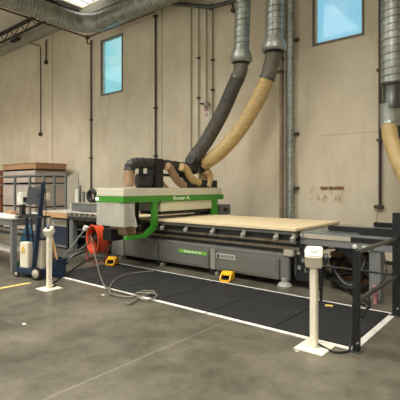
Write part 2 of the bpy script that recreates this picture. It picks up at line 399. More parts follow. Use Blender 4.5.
b1 = thing('branch_duct', (-8.1, 8.6, 6.5), 'thin grey pipe crossing the top edge of the wall above the drop ducts', 'pipe')
pts = [at(150, 1, Y=8.85), at(178, 4, Y=8.85), at(211, 7, Y=8.75)]
MB().tube(pts, .055, 12).build('pipe_run', M['galv_dark'], b1)
MB().tube([at(211, 7, Y=8.75), at(222, 4.5, Y=8.7), at(240, -1, Y=8.6)], .055, 12).build('pipe_run', M['galv_dark'], b1)
MB().lathe([(.075, -.06), (.075, .06)], at(211, 7, Y=8.75), (1, 0, 0)).build('coupling', M['galv_dark'], b1)
MB().bar(at(232, 2, Y=8.7), at(233.5, 11, Y=8.75), .03, .05).box(*(lambda p: (p.x-.04, p.x+.04, 8.7, WY-.004, p.z-.04, p.z+.04))(at(234, 11, Y=8.8))).build('wall_bracket', M['pipe_dark'], b1)

def drop_duct(top_px, bot, Y, r, label, hp, hose_mats, split, r2, hlabel):
    """vertical spiral drop with flared collar, and the flexible hose fastened in it"""
    B = at(bot[0], bot[1], Y=Y); T = Vector((at(top_px, 0, Y=Y).x, Y, 7.6))
    g = thing('drop_duct', (B.x, Y, B.z), label, 'duct', 'drop ducts on the back wall')
    spiral(MB(), [B+(T-B).normalized()*.25, T], r, .05, 4, .03).build('duct_section', M['galv'], g)
    seam([B+(T-B).normalized()*.3, T], r, .13).build('spiral_seam', M['galv_dark'], g)
    MB().lathe([(r*1.02, .34), (r*1.08, .28), (r*1.42, .14), (r*1.46, .09), (r*1.46, .02), (r*1.3, -.02), (r*1.25, -.02)], B-Vector((0, 0, .02)), T-B, 28).build('flared_collar', M['galv'], g)
    MB().lathe([(r*1.15, 0), (r*1.1, -.03), (r*.95, -.05)], B-Vector((0, 0, .04)), T-B, 28).build('inner_gasket', M['black'], g)
    P = catmull([B-Vector((0, 0, .03))]+hp, 10); P = resample(P, .03)
    h = thing('flexible_hose', P[-1], hlabel, 'hose', 'extraction hoses hanging from the drop ducts')
    k = int(len(P)*split)
    MB().tube(P[:k+1], lambda t, i: (r*.92+(r2-r*.92)*min(1, t*1.1))*(1.03 if i % 2 else .97), 24).build('upper_sleeve', M[hose_mats[0]], h)
    MB().tube(P[k:], lambda t, i: r2*(1.03 if i % 2 else .97), 24).build('hose_body', M[hose_mats[1]], h)
    MB().tube(P[k-1:k+2], r2*1.07, 24).build('hose_clamp', M['galv_dark'], h)
    return g, h
XM = -6.3
drop_duct(246, (241, 61), 8.0, .175, 'left of the two galvanised drop ducts above the routing machine',
          [at(240, 72, Y=7.98), at(233, 88, Y=7.9), at(222, 113, Y=7.75), at(207, 140, Y=7.55), at(194, 158, X=XM)], ('clear_hose', 'grey_hose'), .16, .165,
          'dark grey extraction hose curving down to the top of the gantry')
drop_duct(276.5, (274, 50), 8.0, .19, 'right of the two drop ducts, feeding the tan hose above the machine',
          [at(272, 62, Y=7.98), at(267, 79, Y=7.95), at(256, 103, Y=7.9), at(238, 132, Y=7.8), at(219, 153, Y=7.7), at(204, 164, X=XM+.1)], ('clear_hose', 'tan_hose'), .2, .165,
          'tan extraction hose curving down to the right end of the gantry top')
# slim return pipe beside the second drop duct
P = at(283, 0, Y=8.1)
# right-hand duct
RX, RY = at(391.5, 0, Y=8.0).x, 8.0
g = thing('drop_duct', (RX, RY, 3.2), 'wide galvanised vertical duct at the right edge of the photo', 'duct', 'drop ducts on the back wall')
zc = [at(391, y, Y=RY).z for y in (83, 99, 104, 110, 122)]
spiral(MB(), [(RX, RY, zc[0]), (RX, RY, 7.6)], .18, .05, 4, .02).build('duct_section', M['galv'], g)
seam([(RX, RY, zc[0]+.03), (RX, RY, 7)], .18, .13).build('spiral_seam', M['galv_dark'], g)
MB().lathe([(.185, 0), (.185, -.03), (.15, -.07), (.15, zc[1]-zc[0]), (.16, zc[1]-zc[0]-.02), (.165, zc[2]-zc[0]-.1)], (RX, RY, zc[0]), (0, 0, 1)).build('reducer', M['galv_dark'], g)
MB().lathe([(.15, 0), (.165, -.02), (.165, zc[4]-zc[1]), (.14, zc[4]-zc[1])], (RX-.03, RY, zc[1]-.08), (0, 0, 1)).build('pipe_collar', M['galv'], g)
P = catmull([(RX-.03, RY, zc[4]-.02), at(389, 126, Y=7.95), at(391, 140, Y=7.9), at(398, 160, Y=7.8), at(410, 182, Y=7.7), at(432, 205, Y=7.6), at(470, 222, Y=7.5)], 12); P = resample(P, .03)
h = thing('flexible_hose', P[-1], 'tan ribbed hose hanging from the wide duct at the right edge', 'hose', 'extraction hoses hanging from the drop ducts')
MB().tube(P, lambda t, i: .135*(1.03 if i % 2 else .97), 24).build('hose_body', M['tan_hose'], h)
MB().tube(P[:4], .15, 24).build('hose_clamp', M['galv'], h)
g = thing('grey_hose', at(404, 140, Y=8.3), 'dark grey hose partly hidden behind the tan hose at the right edge', 'hose')
MB().tube(catmull([at(407, 84, Y=8.35), at(401, 105, Y=8.35), at(399.5, 128, Y=8.35), at(403, 150, Y=8.3), at(416, 185, Y=8.2)], 10), lambda t, i: .1*(1.03 if i % 2 else .97), 20).build('hose_body', M['grey_hose'], g)

# ---------------------------------------------------------------- wall pipes
def wall_pipe(name, px, y0, y1, r, m, label, clamps=(), off=.05, group=None, end=None):
    T = at(px, y0, Y=WY-off); B = at(px, y1, Y=WY-off); z0, z1 = max(B.z, .02), min(T.z, 7.6)
    g = thing(name, (T.x, WY-off, z0), label, 'pipe' if name != 'wall_duct' else 'duct', group)
    MB().tube([(T.x, WY-off, z0), (T.x, WY-off, z1)], r, 12).build('pipe_run', m, g)
    for c in clamps:
        p = at(px, c, Y=WY-off); MB().box(p.x-r*1.9, p.x+r*1.9, WY-off-r-.02, WY-.004, p.z-.025, p.z+.025).build('pipe_clamp', M['pipe_dark'], g)
    if end:
        MB().box(T.x-.06, T.x+.06, WY-off-.06, WY-.004, z0-.08, z0+.06).build('junction_box', end, g)
    return g
WP = 'conduits down the back wall'
wall_pipe('conduit', 40.5, 47, 134, .02, M['pipe_dark'], 'dark conduit above the crates ending halfway down the wall', (), group=WP, end=M['pipe_dark'])
wall_pipe('conduit', 46, 32, 62, .028, M['pipe_dark'], 'short dark pipe stub near the ceiling at the upper left', (33,), group=WP, end=M['pipe_dark'])
wall_pipe('conduit', 91, 40, 215, .028, M['pipe_dark'], 'full-height conduit just left of the cyan left window', (120, 158), group=WP)
wall_pipe('conduit', 155.5, 15, 185, .03, M['pipe_dark'], 'darkest full-height conduit right of the left window', (16, 108, 156), group=WP)
wall_pipe('conduit', 191, 9, 185, .018, M['pipe_grey'], 'thin grey conduit, leftmost of the close set above the gantry', (), group=WP)
wall_pipe('conduit', 198.5, 9, 175, .018, M['pipe_grey'], 'thin grey conduit just left of the wall valve', (58, 98), group=WP)
wall_pipe('conduit', 212.5, 9, 130, .02, M['pipe_brown'], 'thin brown conduit just right of the wall valve', (60, 90), group=WP)
g = wall_pipe('valve_pipe', 206.3, 9, 101, .018, M['pipe_grey'], 'thin pipe ending in a round grey valve over a small warning sign', ())
p = at(206.3, 104, Y=WY-.12); MB().lathe([(.03, -.09), (.085, -.06), (.09, .03), (.04, .07)], p, (0, 0, 1), 16).build('valve_body', M['pipe_grey'], g)
MB().cyl(p, p+Vector((-.16, -.04, .02)), .03).build('valve_handle', M['black'], g)
p = at(206.5, 113.5, Y=WY-.01); sg = tag(MB().box(p.x-.10, p.x+.10, WY-.012, WY, p.z-.2, p.z+.2).build('warning_sign', M['white'], smooth=False), 'small white sign with red marks under the wall valve', 'sign')
for dz, wd in ((.13, .12), (.08, .08), (-.02, .1), (-.08, .06)):
    MB().box(p.x-wd/2, p.x+wd/2, WY-.016, WY-.012, p.z+dz-.014, p.z+dz+.014).build('red_mark', M['red_text'], sg)
wall_pipe('wall_pipe', 281.3, -5, 222, .045, M['pipe_brown'], 'brown painted pipe behind the drop duct, left of the spiral riser', (59, 72), .08)
wall_pipe('wall_pipe', 285.3, -5, 222, .03, M['pipe_grey'], 'pale slim pipe squeezed between the brown pipe and spiral riser', (), .08)
X0 = at(290.5, 50, Y=WY-.12).x
g = thing('wall_duct', (X0, WY-.12, 0), 'narrow galvanised spiral riser standing full height against the wall', 'duct')
spiral(MB(), [(X0, WY-.12, .05), (X0, WY-.12, 7.7)], .085, .05, 3, .03, 20).build('duct_section', M['galv'], g)
seam([(X0, WY-.12, .5), (X0, WY-.12, 7.5)], .085, .13, .005, 12).build('spiral_seam', M['galv_dark'], g)
for yy in (40, 134, 188):
    p = at(290.5, yy, Y=WY-.12); MB().box(X0-.02, X0+.17, WY-.1, WY, p.z-.03, p.z+.03).build('wall_bracket', M['pipe_dark'], g)
wall_pipe('conduit', 380, -5, 206, .03, M['pipe_dark'], 'dark conduit beside the wide duct at the right', (70, 140), group=WP)
p = at(379, 207, Y=WY-.04); g = thing('outlet_box', (p.x, WY-.05, p.z), 'small dark outlet box at the foot of the right conduit', 'outlet')
MB().box(p.x-.09, p.x+.09, WY-.09, WY-.004, p.z-.035, p.z+.04).build('box_body', M['pipe_dark'], g, .01)
MB().tube([p+Vector((0, -.02, -.03)), p+Vector((-.05, -.02, -.25)), p+Vector((.05, -.03, -.4)), p+Vector((.02, -.03, -.62))], .008, 6, 5).build('loose_wire', M['pipe_grey'], g)
# sprinkler pipe
g = thing('sprinkler_pipe', (-12.4, 8.8, 6.85), 'dark red sprinkler pipe under the big duct, turning along the wall', 'pipe')
MB().tube([(-12.4, -3, 6.92), (-12.4, 8.75, 6.92)], .03, 10).build('pipe_run', M['pipe_red'], g)
MB().tube([(-12.4, 8.75, 6.92), (-9.0, 8.75, 6.92)], .03, 10).build('pipe_run', M['pipe_red'], g)
MB().lathe([(.07, -.05), (.08, 0), (.07, .05)], (-12.4, 8.75, 6.92), (1, 0, 0), 12).build('elbow', M['pipe_red'], g)
MB().tube([(-12.4, 8.75, 6.88), (-12.4, 8.75, 6.72), (-12.25, 8.75, 6.66), (-12.12, 8.76, 6.74)], .025, 8, 5).build('hook', M['pipe_red'], g)
g = thing('conduit_run', at(20, 42, Y=8.9), 'thin horizontal conduit at the upper left feeding the crate-side conduit', 'pipe')
MB().tube([at(12, 36, Y=8.9), at(20, 40, Y=8.9), at(40, 46, Y=8.9)], .02, 8).build('pipe_run', M['pipe_dark'], g)
a = at(19, 41, Y=8.85); MB().box(a.x-.35, a.x+.3, 8.6, 9, a.z-.03, a.z+.03).build('wall_bracket', M['joist'], g)

# ---------------------------------------------------------------- CNC router
YB = 5.95
R = thing('routing_machine', (-5.2, 6.8, 0), 'long grey panel router with green and cream gantry and low cabinet base', 'machine')
mb = MB(); mb.box(-7.40, -3.21, YB+.03, 7.6, .10, .46); mb.build('base_frame', M['machine_dark'], R, .01)
MB().prism([(YB+.01, .44), (YB+.01, .50), (YB+.10, .56), (YB+.3, .56), (YB+.3, .44)], 'x', -7.3, -3.06).build('base_ledge', M['machine_grey'], R)
for (x0, x1) in ((-7.05, -6.02), (-5.98, -4.68), (-4.52, -3.24)):
    p = MB().box(x0, x1, YB-.02, YB+.05, .10, .44).build('base_panel', M['machine_grey'], R, .012)
    MB().box(x0+.05, x1-.05, YB-.028, YB-.018, .14, .40).build('door_skin', M['machine_grey'], p, .004)
    if x0 == -5.98:
        lb = MB().box(-5.42, -4.72, YB-.034, YB-.028, .335, .40).build('model_strip', M['light_green'], p)
        text('lettering', 'Rover A FT 43', .062, (-5.06, YB-.036, .367), (1, 0, 0), (0, 0, 1), M['white_text'], lb, .001, .42)
    if x0 == -4.52:
        lb = MB().box(-4.50, -4.09, YB-.034, YB-.026, .325, .41).build('name_plate', M['plate'], p)
        text('lettering', 'BIESSE', .078, (-4.25, YB-.036, .364), (1, 0, 0), (0, 0, 1), M['grey_text'], lb, .001, .29)
        MB().box(-4.485, -4.42, YB-.037, YB-.034, .332, .402).build('square_mark', M['grey_text'], lb)
MB().box(-4.66, -4.54, YB-.01, YB+.05, .1, .47).build('joint_cover', M['machine_light'], R, .008)
MB().box(-7.46, -7.07, YB-.03, YB+.5, .08, .52).build('end_cover', M['machine_light'], R, .012)
MB().box(-3.22, -3.06, YB-.02, YB+.05, .10, .50).build('end_cover', M['machine_grey'], R, .012)
MB().box(-3.16, -2.99, YB-.03, YB+.1, .50, .60).build('rail_end_block', M['beige'], R, .01)
for x in (-4.6, -6.0): MB().box(x-.05, x+.05, YB-.03, YB+.06, .0, .1).build('base_bracket', M['black_steel'], R)
for (x, y) in ((-3.14, 5.93), (-7.25, 6.05), (-3.14, 7.5), (-7.25, 7.5), (-4.6, 6.05), (-6.0, 6.05)):
    MB().lathe([(.115, 0), (.12, .03), (.09, .07), (.05, .09), (.05, .15)], (x, y, 0), (0, 0, 1), 20).build('levelling_foot', M['cast'], R)
# guide rails and long beams above the base
MB().box(-7.4, -2.95, YB+.06, YB+.16, .56, .60).build('rack_strip', M['machine_dark'], R)
MB().box(-7.4, -2.9, YB+.02, YB+.12, .60, .645).build('guide_rail', M['rail'], R, .008)
MB().box(-7.4, -2.9, YB+.08, YB+.2, .645, .70).build('guide_rail', M['machine_dark'], R)
MB().box(-7.4, -2.95, YB+.01, YB+.1, .705, .745).build('cable_channel', M['rail'], R, .006)
MB().box(-7.4, -2.95, 7.35, 7.6, .46, .72).build('rear_beam', M['machine_dark'], R)
MB().box(-7.4, -3.0, YB+.25, 7.4, .46, .6).build('core_beam', M['machine_dark'], R)
# bed
MB().box(-7.4, -2.95, YB-.03, 7.75, .845, .905).build('bed_frame', M['machine_grey'], R, .006)
MB().box(-7.4, -2.97, YB+.04, YB+.14, .72, .845).build('bed_side_beam', M['machine_dark'], R, .01)
MB().box(-7.4, -2.97, 7.5, 7.65, .70, .845).build('bed_side_beam', M['machine_dark'], R, .01)
for i in range(9):
    x = -7.2+i*.52; MB().box(x-.08, x+.08, YB+.14, 7.5, .74, .845).build('bed_crossbar', M['machine_dark'], R)
for x in (-6.5, -5.83, -5.2, -4.56, -3.9, -3.27, -2.97):
    c = MB().box(x-.035, x+.035, YB-.05, YB+.04, .795, .86).build('clamp', M['steel'], R, .008)
    MB().lathe([(.022, -.06), (.042, -.05), (.045, 0), (.03, .02)], (x, YB-.075, .80), (0, 0, 1), 14).build('knob', M['machine_light'], c)
# gantry cover: box X -6.7..-5.9, Y 4.95..7.95
GX0, GX1, GY0, GY1 = -6.72, -5.9, 4.95, 8.0
MB().box(GX0, GX1, GY0, GY1, 1.42, 1.58).build('gantry_cover', M['cover_cream'], R, .012)
gb = MB().box(GX0-.004, GX1+.006, GY0-.006, GY1+.05, 1.305, 1.42).build('gantry_band', M['green'], R, .004)
text('lettering', 'Rover A', .115, (GX1+.008, 6.53, 1.365), (0, 1, 0), (0, 0, 1), M['white_text'], gb, .001, .52)
MB().box(GX0-.012, GX0+.09, GY0-.012, GY0-.004, 1.335, 1.40).build('indicator_light', M['skin_lamp'], R)
MB().box(GX0+.05, GX1-.03, 5.95, 7.85, 1.10, 1.305).build('inner_cover', M['cover_cream'], R, .01)
MB().box(GX0+.12, GX1-.08, 6.0, 7.8, 1.03, 1.10).build('brush_skirt', M['black'], R)
# portal leg (near) with its bumper bracket, portal leg (far)
LG = GX1+.004
MB().box(LG-.07, LG, 5.69, 5.83, .80, 1.31).build('portal_leg', M['green'], R, .006)
MB().box(LG-.07, LG, 7.62, 7.82, .93, 1.31).build('portal_leg', M['green'], R, .006)
mb = MB(); mb.prism([(5.69, .83), (5.83, .83), (5.83, .78), (5.52, .61), (5.02, .61), (5.02, .68), (5.48, .68)], 'x', LG-.09, LG); mb.build('bumper_bracket', M['green'], R, .006)
# gantry column and carriage below the cover, outside the bed
MB().box(GX0+.04, GX0+.24, 5.5, 5.86, .64, 1.3).build('gantry_column', M['machine_dark'], R, .01)
MB().box(GX0+.1, GX1-.2, 5.2, 5.45, .66, .88).build('drive_housing', M['tan_dusty'], R, .02)
MB().box(GX0+.1, GX1-.16, 7.80, 8.0, .5, 1.3).build('gantry_column', M['machine_dark'], R, .01)
MB().box(-6.55, -5.95, 7.97, 8.42, .92, 1.17).build('rear_housing', M['bench_grey'], R, .01)
MB().box(-5.95, -5.93, 8.12, 8.26, 1.01, 1.09).build('rear_vent', M['black'], R)
# strip curtains
mb = MB(); n = 8
for i in range(n):
    a = GX0+.0+i*(GX1-GX0)/n; mb.box(a+.002, a+(GX1-GX0)/n+.01, GY0+.004*(i % 2)+.005, GY0+.008+.004*(i % 2), .86, 1.30)
mb.build('strip_curtain', M['curtain'], R)
mb = MB()
for i in range(3):
    a = GY0+i*.09; mb.box(GX1-.012-.005*(i % 2), GX1-.008-.005*(i % 2), a, a+.1, .86, 1.30)
mb.build('strip_curtain', M['curtain'], R)
MB().prism([(5.10, 1.28), (5.17, 1.28), (5.30, .84), (5.22, .84)], 'x', GX1-.06, GX1-.01).build('cover_strut', M['white'], R)
MB().box(GX0+.05, GX0+.35, 5.05, 5.35, .55, .78).build('junction_box', M['black'], R, .02)
# small tools on the drive end
# extraction manifold on the gantry top, running along Y
def mp(px, py, dx=0): return at(px, py, X=XM+dx)
mf = MB(); mf.tube([mp(128.5, 186), mp(129, 178), mp(129.5, 171)], .11, 20); mf.build('extraction_sleeve', M['tan_dusty'], R)
mf = MB(); mf.tube(catmull([mp(129.5, 173), mp(130, 167), mp(134, 163.5), mp(142, 163), mp(160, 164), mp(175, 166), mp(192, 168)], 6), lambda t, i: .105+(.012 if i % 3 == 0 else 0), 20); mf.build('extraction_manifold', M['dark_hose'], R)
mb = MB(); a = mp(155, 165); mb.box(XM-.14, XM+.13, a.y-.12, a.y+.14, 1.57, a.z+.13); mb.build('blast_gate', M['black'], R, .02)
MB().tube([mp(141, 168), mp(141, 175)], .05, 12).build('riser', M['black'], R)
a = mp(144.5, 181); mb = MB(); mb.lathe([(.12, -.17), (.15, -.16), (.15, .1), (.11, .14), (.05, .15)], a, (.35, 1, 0), 24); mo = mb.build('motor', M['black'], R)
mb = MB()
for k in range(6): mb.lathe([(.156, -.13+k*.045), (.156, -.115+k*.045)], a, (.35, 1, 0), 24)
mb.build('cooling_ribs', M['machine_dark'], mo)
a = mp(160, 182); MB().prism([(a.y-.12, 1.57), (a.y+.22, 1.57), (a.y+.12, 1.63), (a.y, 1.75), (a.y-.12, 1.8)], 'x', XM-.1, XM+.1).build('hood', M['tan_dusty'], R, .01)
MB().tube([mp(158, 174.5), mp(172, 175.5), mp(186, 177)], .03, 8).build('tie_bar', M['black'], R)
MB().box(XM-.15, XM+.2, mp(188, 180).y, mp(211, 180).y, 1.57, 1.76).build('valve_block', M['black'], R, .01)
for (q, m) in (([(167, 166), (170, 168), (173, 174), (178, 181), (184, 186)], 'tan_dusty'), ([(181, 167), (186, 169), (189, 175), (193, 180), (199, 183)], 'tan_hose'),
               ([(207.5, 187), (209.5, 180), (209.5, 175), (206, 171)], 'tan_hose')):
    P = resample(catmull([mp(x, y, .17) for x, y in q], 8), .02); MB().tube(P, lambda t, i: .085*(1.04 if i % 2 else .97), 18).build('short_hose', M[m], R)
for (q, r) in (([(176, 164), (180, 171), (188, 180)], .08), ([(190, 160), (193, 164), (196, 172)], .12), ([(170, 172), (176, 181), (183, 186)], .05)):
    MB().tube(catmull([mp(x, y, -.02) for x, y in q], 6), r, 16).build('manifold_elbow', M['black'], R)
MB().tube([mp(203, 163), mp(203, 170), mp(202.5, 180)], .1, 18).build('manifold_elbow', M['tan_hose'], R)
MB().tube([mp(190, 159), mp(198, 165), mp(198, 172)], lambda t, i: .15, 18).build('hose_collar', M['black'], R)

tag(MB().box(-7.35, -2.93, YB-.06, 7.75, .907, .95).build('board_sheet', M['board'], None, .003), 'long pale cream board sheet lying flat on the router bed', 'board')

# ---------------------------------------------------------------- outfeed table (right)
T = thing('outfeed_table', (-2.2, 6.8, 0), 'grey steel outfeed table at the right end of the router bed', 'table')
TX0, TX1, TY0, TY1 = -2.92, -1.1, 6.02, 7.6
MB().box(TX0, TX1, TY0+.02, TY1, .865, .90).build('table_top', M['table_top'], T, .005)
MB().box(TX0, -2.12, TY0-.01, TY0+.06, .80, .868).build('side_rail', M['beige'], T, .006)
MB().box(-2.12, TX1, TY0-.01, TY0+.06, .80, .868).build('side_rail', M['black_steel'], T, .006)
MB().box(TX0, TX1, TY0+.0, TY0+.08, .70, .798).build('apron', M['bench_grey'], T, .006)
MB().box(TX0, TX0+.08, TY0+.08, TY1, .72, .862).build('apron', M['machine_grey'], T, .006)
MB().tube([(TX0+.04, TY0-.03, .84), (TX0+.04, TY1, .84)], .035, 14).build('end_roller', M['steel'], T)
for (x0, y0) in ((-1.87, 6.04), (-1.2, 6.04), (-2.7, 7.35), (-1.3, 7.35)):
    MB().box(x0, x0+.16, y0, y0+.14, 0.0, .70).build('leg', M['bench_grey'], T, .008)
MB().bar((-2.38, 6.15, .80), (-1.86, 6.15, .36), .08, .14, (0, 0, 1)).build('brace', M['black_steel'], T)
MB().box(-2.9, -1.1, 7.3, 7.36, .3, .36).build('stretcher', M['bench_grey'], T)
MB().lathe([(.03, 0), (.035, .01), (.02, .015)], (-2.06, TY0-.0, .74), (0, -1, 0), 20).build('round_port', M['white'], T)
MB().box(-1.95, -1.8, 5.99, 6.02, .735, .76).build('end_handle', M['white'], T, .004)
MB().tube([(-2.95, 6.2, .78), (-2.95, 7.4, .78)], .02, 8).build('roller_axle', M['rail'], T)
for k in range(6):
    y = TY0+.22+k*.2; MB().box(TX0+.1, TX1-.05, y-.004, y+.004, .9, .903).build('top_seam', M['machine_dark'], T)
def stop_rail(x0, x1, y0, y1, z, label):
    g = thing('stop_rail', ((x0+x1)/2, (y0+y1)/2, z), label, 'rail', 'black stop rails on the outfeed table')
    MB().bar((x0, y0, z+.04), (x1, y1, z+.04), .05, .08).build('rail_body', M['black_steel'], g, .012)
    for t in (.04, .96):
        x = x0+(x1-x0)*t; y = y0+(y1-y0)*t; MB().box(x-.03, x+.03, y-.035, y+.035, z, z+.084).build('end_cap', M['black'], g, .01)
    return g
stop_rail(-2.62, -1.05, 6.42, 6.32, .903, 'long black bar lying across the front of the outfeed table')
stop_rail(-2.25, -1.05, 7.52, 7.5, .903, 'black bar along the rear edge of the outfeed table')
stop_rail(-2.05, -1.1, 6.16, 6.14, .903, 'short black bar nearest the table front, above the railing')

# ---------------------------------------------------------------- guard railing
G = thing('guard_railing', (-1.4, 4.8, 0), 'black steel guard railing closing the right end of the mats', 'railing')
A0, A1 = Vector((-1.37, 4.05, 0)), Vector((-1.37, 5.52, 0))
MB().box(A0.x-.03, A0.x+.03, A0.y-.03, A0.y+.03, .012, .98).build('post', M['black_steel'], G, .004)
MB().box(A1.x-.045, A1.x+.045, A1.y-.045, A1.y+.045, .012, 1.28).build('post', M['black_steel'], G, .004)
for p, w in ((A0, .05), (A1, .065)): MB().box(p.x-w, p.x+w, p.y-w, p.y+w, 0, .012).build('foot_plate', M['galv_dark'], G)
for p in (A0, A1): MB().lathe([(.014, 0), (.014, .006), (.008, .02)], (p.x+.02, p.y-.03-.015*(p is A1), .1), (0, -1, 0), 8).build('bolt', M['steel'], G)
MB().bar(A0+Vector((.0, .02, .965)), A1+Vector((0, -.04, .965)), .04, .035).build('top_rail', M['galv_dark'], G, .004)
MB().bar(A0+Vector((.0, .03, .49)), A1+Vector((0, -.04, .49)), .04, .035).build('middle_rail', M['galv_dark'], G, .004)
MB().tube([A1+Vector((-.04, 0, .5)), A1+Vector((-.98, 0, .5))], .014, 10).build('side_rail', M['black_steel'], G)
MB().box(A1.x-1.0, A1.x-.97, A1.y-.015, A1.y+.015, .0, .52).build('side_post', M['black_steel'], G)

# ---------------------------------------------------------------- mats, tape, marks
YM0, YM1 = 4.13, 5.52
ml = ['leftmost black rubber mat, nearest the orange fan', 'black rubber mat under the big loop of the grey hose', 'black rubber mat directly right of the grey hose coil',
      'black rubber mat in front of the name plate panel', 'black rubber mat in front of the right end of the machine base', 'rightmost black rubber mat, inside the guard railing']
ex = [-6.90, -5.98, -5.06, -4.15, -3.25, -2.33, -1.46]
for i in range(6):
    tag(MB().box(ex[i]+.004, ex[i+1]-.004, YM0, YM1, 0, .012).build('rubber_mat', M['rubber'], None, .003), ml[i], 'mat', 'black rubber mats in front of the machine')
tag(MB().box(-6.55, -3.27, YM0-.075, YM0-.005, 0, .003).build('floor_tape', M['tape']), 'white tape along the front of the mats, left length', 'tape')
tag(MB().box(-3.25, -1.40, YM0-.075, YM0-.005, 0, .003).build('floor_tape', M['tape']), 'white tape along the front of the mats, right length past the break', 'tape')
tag(MB().box(-1.455, -1.385, YM0+.02, YM1-.06, 0, .003).build('floor_tape', M['tape']), 'white tape between the two railing posts', 'tape')
tag(MB().box(-7.6, -1.44, YM1+.008, YM1+.07, 0, .003).build('floor_tape', M['tape']), 'white tape along the machine side of the mats', 'tape')
tag(MB().box(-6.60, -6.53, 1.9, 3.5, 0, .003).build('floor_tape', M['yellow_tape']), 'yellow floor tape running up to the trolley', 'tape')
p = at(329, 306, Z=.012); tag(MB().box(p.x-.05, p.x+.05, p.y-.035, p.y+.03, .012, .022, .3).build('yellow_tag', M['yellow_tape'], None, .003), 'small yellow tag lying on the rightmost mat', 'tag')
for (px, py, r, lb) in ((24, 324, .03, 'largest white paint fleck on the left floor'), (103, 295, .026, 'white fleck on the floor beside the grey hose'), (297, 351, .02, 'white chip beside the right pedestal plate')):
    p = at(px, py, Z=0); poly = [(p.x+r*(1+.4*math.sin(k*2.3))*math.cos(k*PI/4), p.y+r*.7*math.sin(k*PI/4)) for k in range(8)]
    tag(MB().prism(poly, 'z', 0, .002).build('floor_fleck', M['white']), lb, 'fleck')

# ---------------------------------------------------------------- pedestals
def pedestal(x, y, rot, label, s=.15, k=1.0):
    g = thing('push_button_pedestal', (x, y, 0), label, 'pedestal', 'push button pedestals')
    MB().box(x-s, x+s, y-s, y+s, 0, .012).build('base_plate', M['offwhite'], g, .003)
    MB().box(x-.033, x+.033, y-.033, y+.033, .012, .87).build('column', M['offwhite'], g, .006)
    c = Vector((x, y, .905)); d = Vector((math.cos(rot), math.sin(rot), .0)); u = (Vector((0, 0, 1))+d*.55).normalized(); f = d.cross(Vector((0, 0, 1))).normalized(); w = u.cross(f)
    hb = MB().obox(c, f*.082*k, w*.09*k, u*.075*k).build('control_box', M['offwhite'], g, .012)
    return g, hb, c, u, f, w
g, hb, c, u, f, w = pedestal(-1.73, 3.88, math.radians(-70), 'cream button pedestal in front of the rightmost mat', .15)
MB().lathe([(.02, 0), (.035, .006), (.035, .02), (.015, .03)], c+u*.073, u, 16).build('push_button', M['white'], hb)
MB().lathe([(.03, 0), (.05, .02), (.05, .05), (.03, .055)], c+Vector((.075, .03, -.01)), (1, .3, 0), 16).build('cable_gland', M['black'], hb)
g, hb, c, u, f, w = pedestal(-5.95, 3.49, math.radians(-60), 'cream button pedestal beside the trolley on the left', .15, .78)
MB().lathe([(.02, 0), (.03, .006), (.03, .03), (.015, .035)], c+u*.056, u, 16).build('push_button', M['black'], hb)
# cables
def P3(px, py, Y): return at(px, py, Y=Y)
def cable(name, pts, r, m, label, cat='cable', group=None, ribs=False):
    return tag(MB().tube(pts, r, 8, 8).build(name, m), label, cat, group)
cable('power_cable', [(-1.70, 3.91, .04), (-1.62, 3.92, .012), (-1.52, 3.88, .012), (-1.43, 3.98, .012), (-1.45, 4.10, .03), (-1.44, 4.16, .2), (-1.43, 4.12, .45)], .011, M['black'], 'black cable looping from the right pedestal to the railing post')
cable('power_cable', [(-5.93, 3.53, .03), (-6.02, 3.66, .012), (-6.2, 3.72, .012), (-6.45, 4.0, .012), (-6.62, 4.25, .02), (-6.9, 4.55, .03), (-7.2, 4.9, .03), (-7.45, 5.2, .04)], .013, M['black'], 'black cable running from the left pedestal towards the orange fan')
z = .024
def fl(px, py, z=.024): return at(px, py, Z=z)
hose = thing('air_hose', fl(145, 297, 0), 'grey air hose coiled loosely on the tape and mat edge', 'hose')
pts = [(-7.42, 5.25, .38), (-7.28, 5.22, .58), (-7.05, 5.12, .36), at(98, 268, Z=.05), fl(103, 283), fl(109, 289), fl(120, 292), fl(134, 295.5), fl(146, 295), fl(155, 292), fl(150, 291), fl(140, 291.5), fl(136, 295, .03), fl(144, 300, .03), fl(155, 298, .03), fl(156, 294, .04), fl(146, 293, .04), fl(137, 293, .04)]
MB().tube(pts, .012, 8, 8).build('hose_run', M['clear_hose'], hose)
MB().tube([fl(125, 303), fl(130, 303.5), fl(136, 300), fl(137, 296, .04), fl(128, 297), fl(114, 295), fl(109.5, 291), fl(113, 282), fl(124, 275), fl(138, 272.5), fl(154, 271)], .012, 8, 8).build('hose_run', M['clear_hose'], hose)
# foot pedals
def pedal(px, py, label, rot):
    p = at(px, py, Z=.012); g = thing('foot_pedal', (0, 0, 0), label, 'pedal', 'yellow foot pedals')
    b = MB(); b.box(-.09, .09, -.13, .13, 0, .03); b.build('pedal_base', M['yellow'], g, .008)
    b = MB(); b.prism([(-.12, .03), (.13, .03), (.13, .14), (.02, .155), (-.06, .11)], 'x', -.095, -.075); b.build('guard_side', M['yellow'], g, .004)
    b = MB(); b.prism([(-.12, .03), (.13, .03), (.13, .14), (.02, .155), (-.06, .11)], 'x', .075, .095); b.build('guard_side', M['yellow'], g, .004)
    b = MB(); b.prism([(.13, .03), (.13, .145), (.02, .16), (-.07, .115), (-.07, .105), (.02, .145), (.115, .13), (.115, .03)], 'x', -.08, .08); b.build('guard_hood', M['yellow'], g)
    b = MB(); b.prism([(-.09, .035), (.1, .035), (.1, .07), (-.09, .05)], 'x', -.065, .065); b.build('treadle', M['black'], g)
    MB().tube([(0, .13, .05), (.03, .2, .02), (-.05, .3, .012)], .01, 8, 6).build('pedal_cable', M['black'], g)
    g.location = (p.x, p.y, .012); g.rotation_euler = (0, 0, rot); return g
pedal(112, 264.5, 'yellow foot pedal on the mat left of the machine base', math.radians(25))
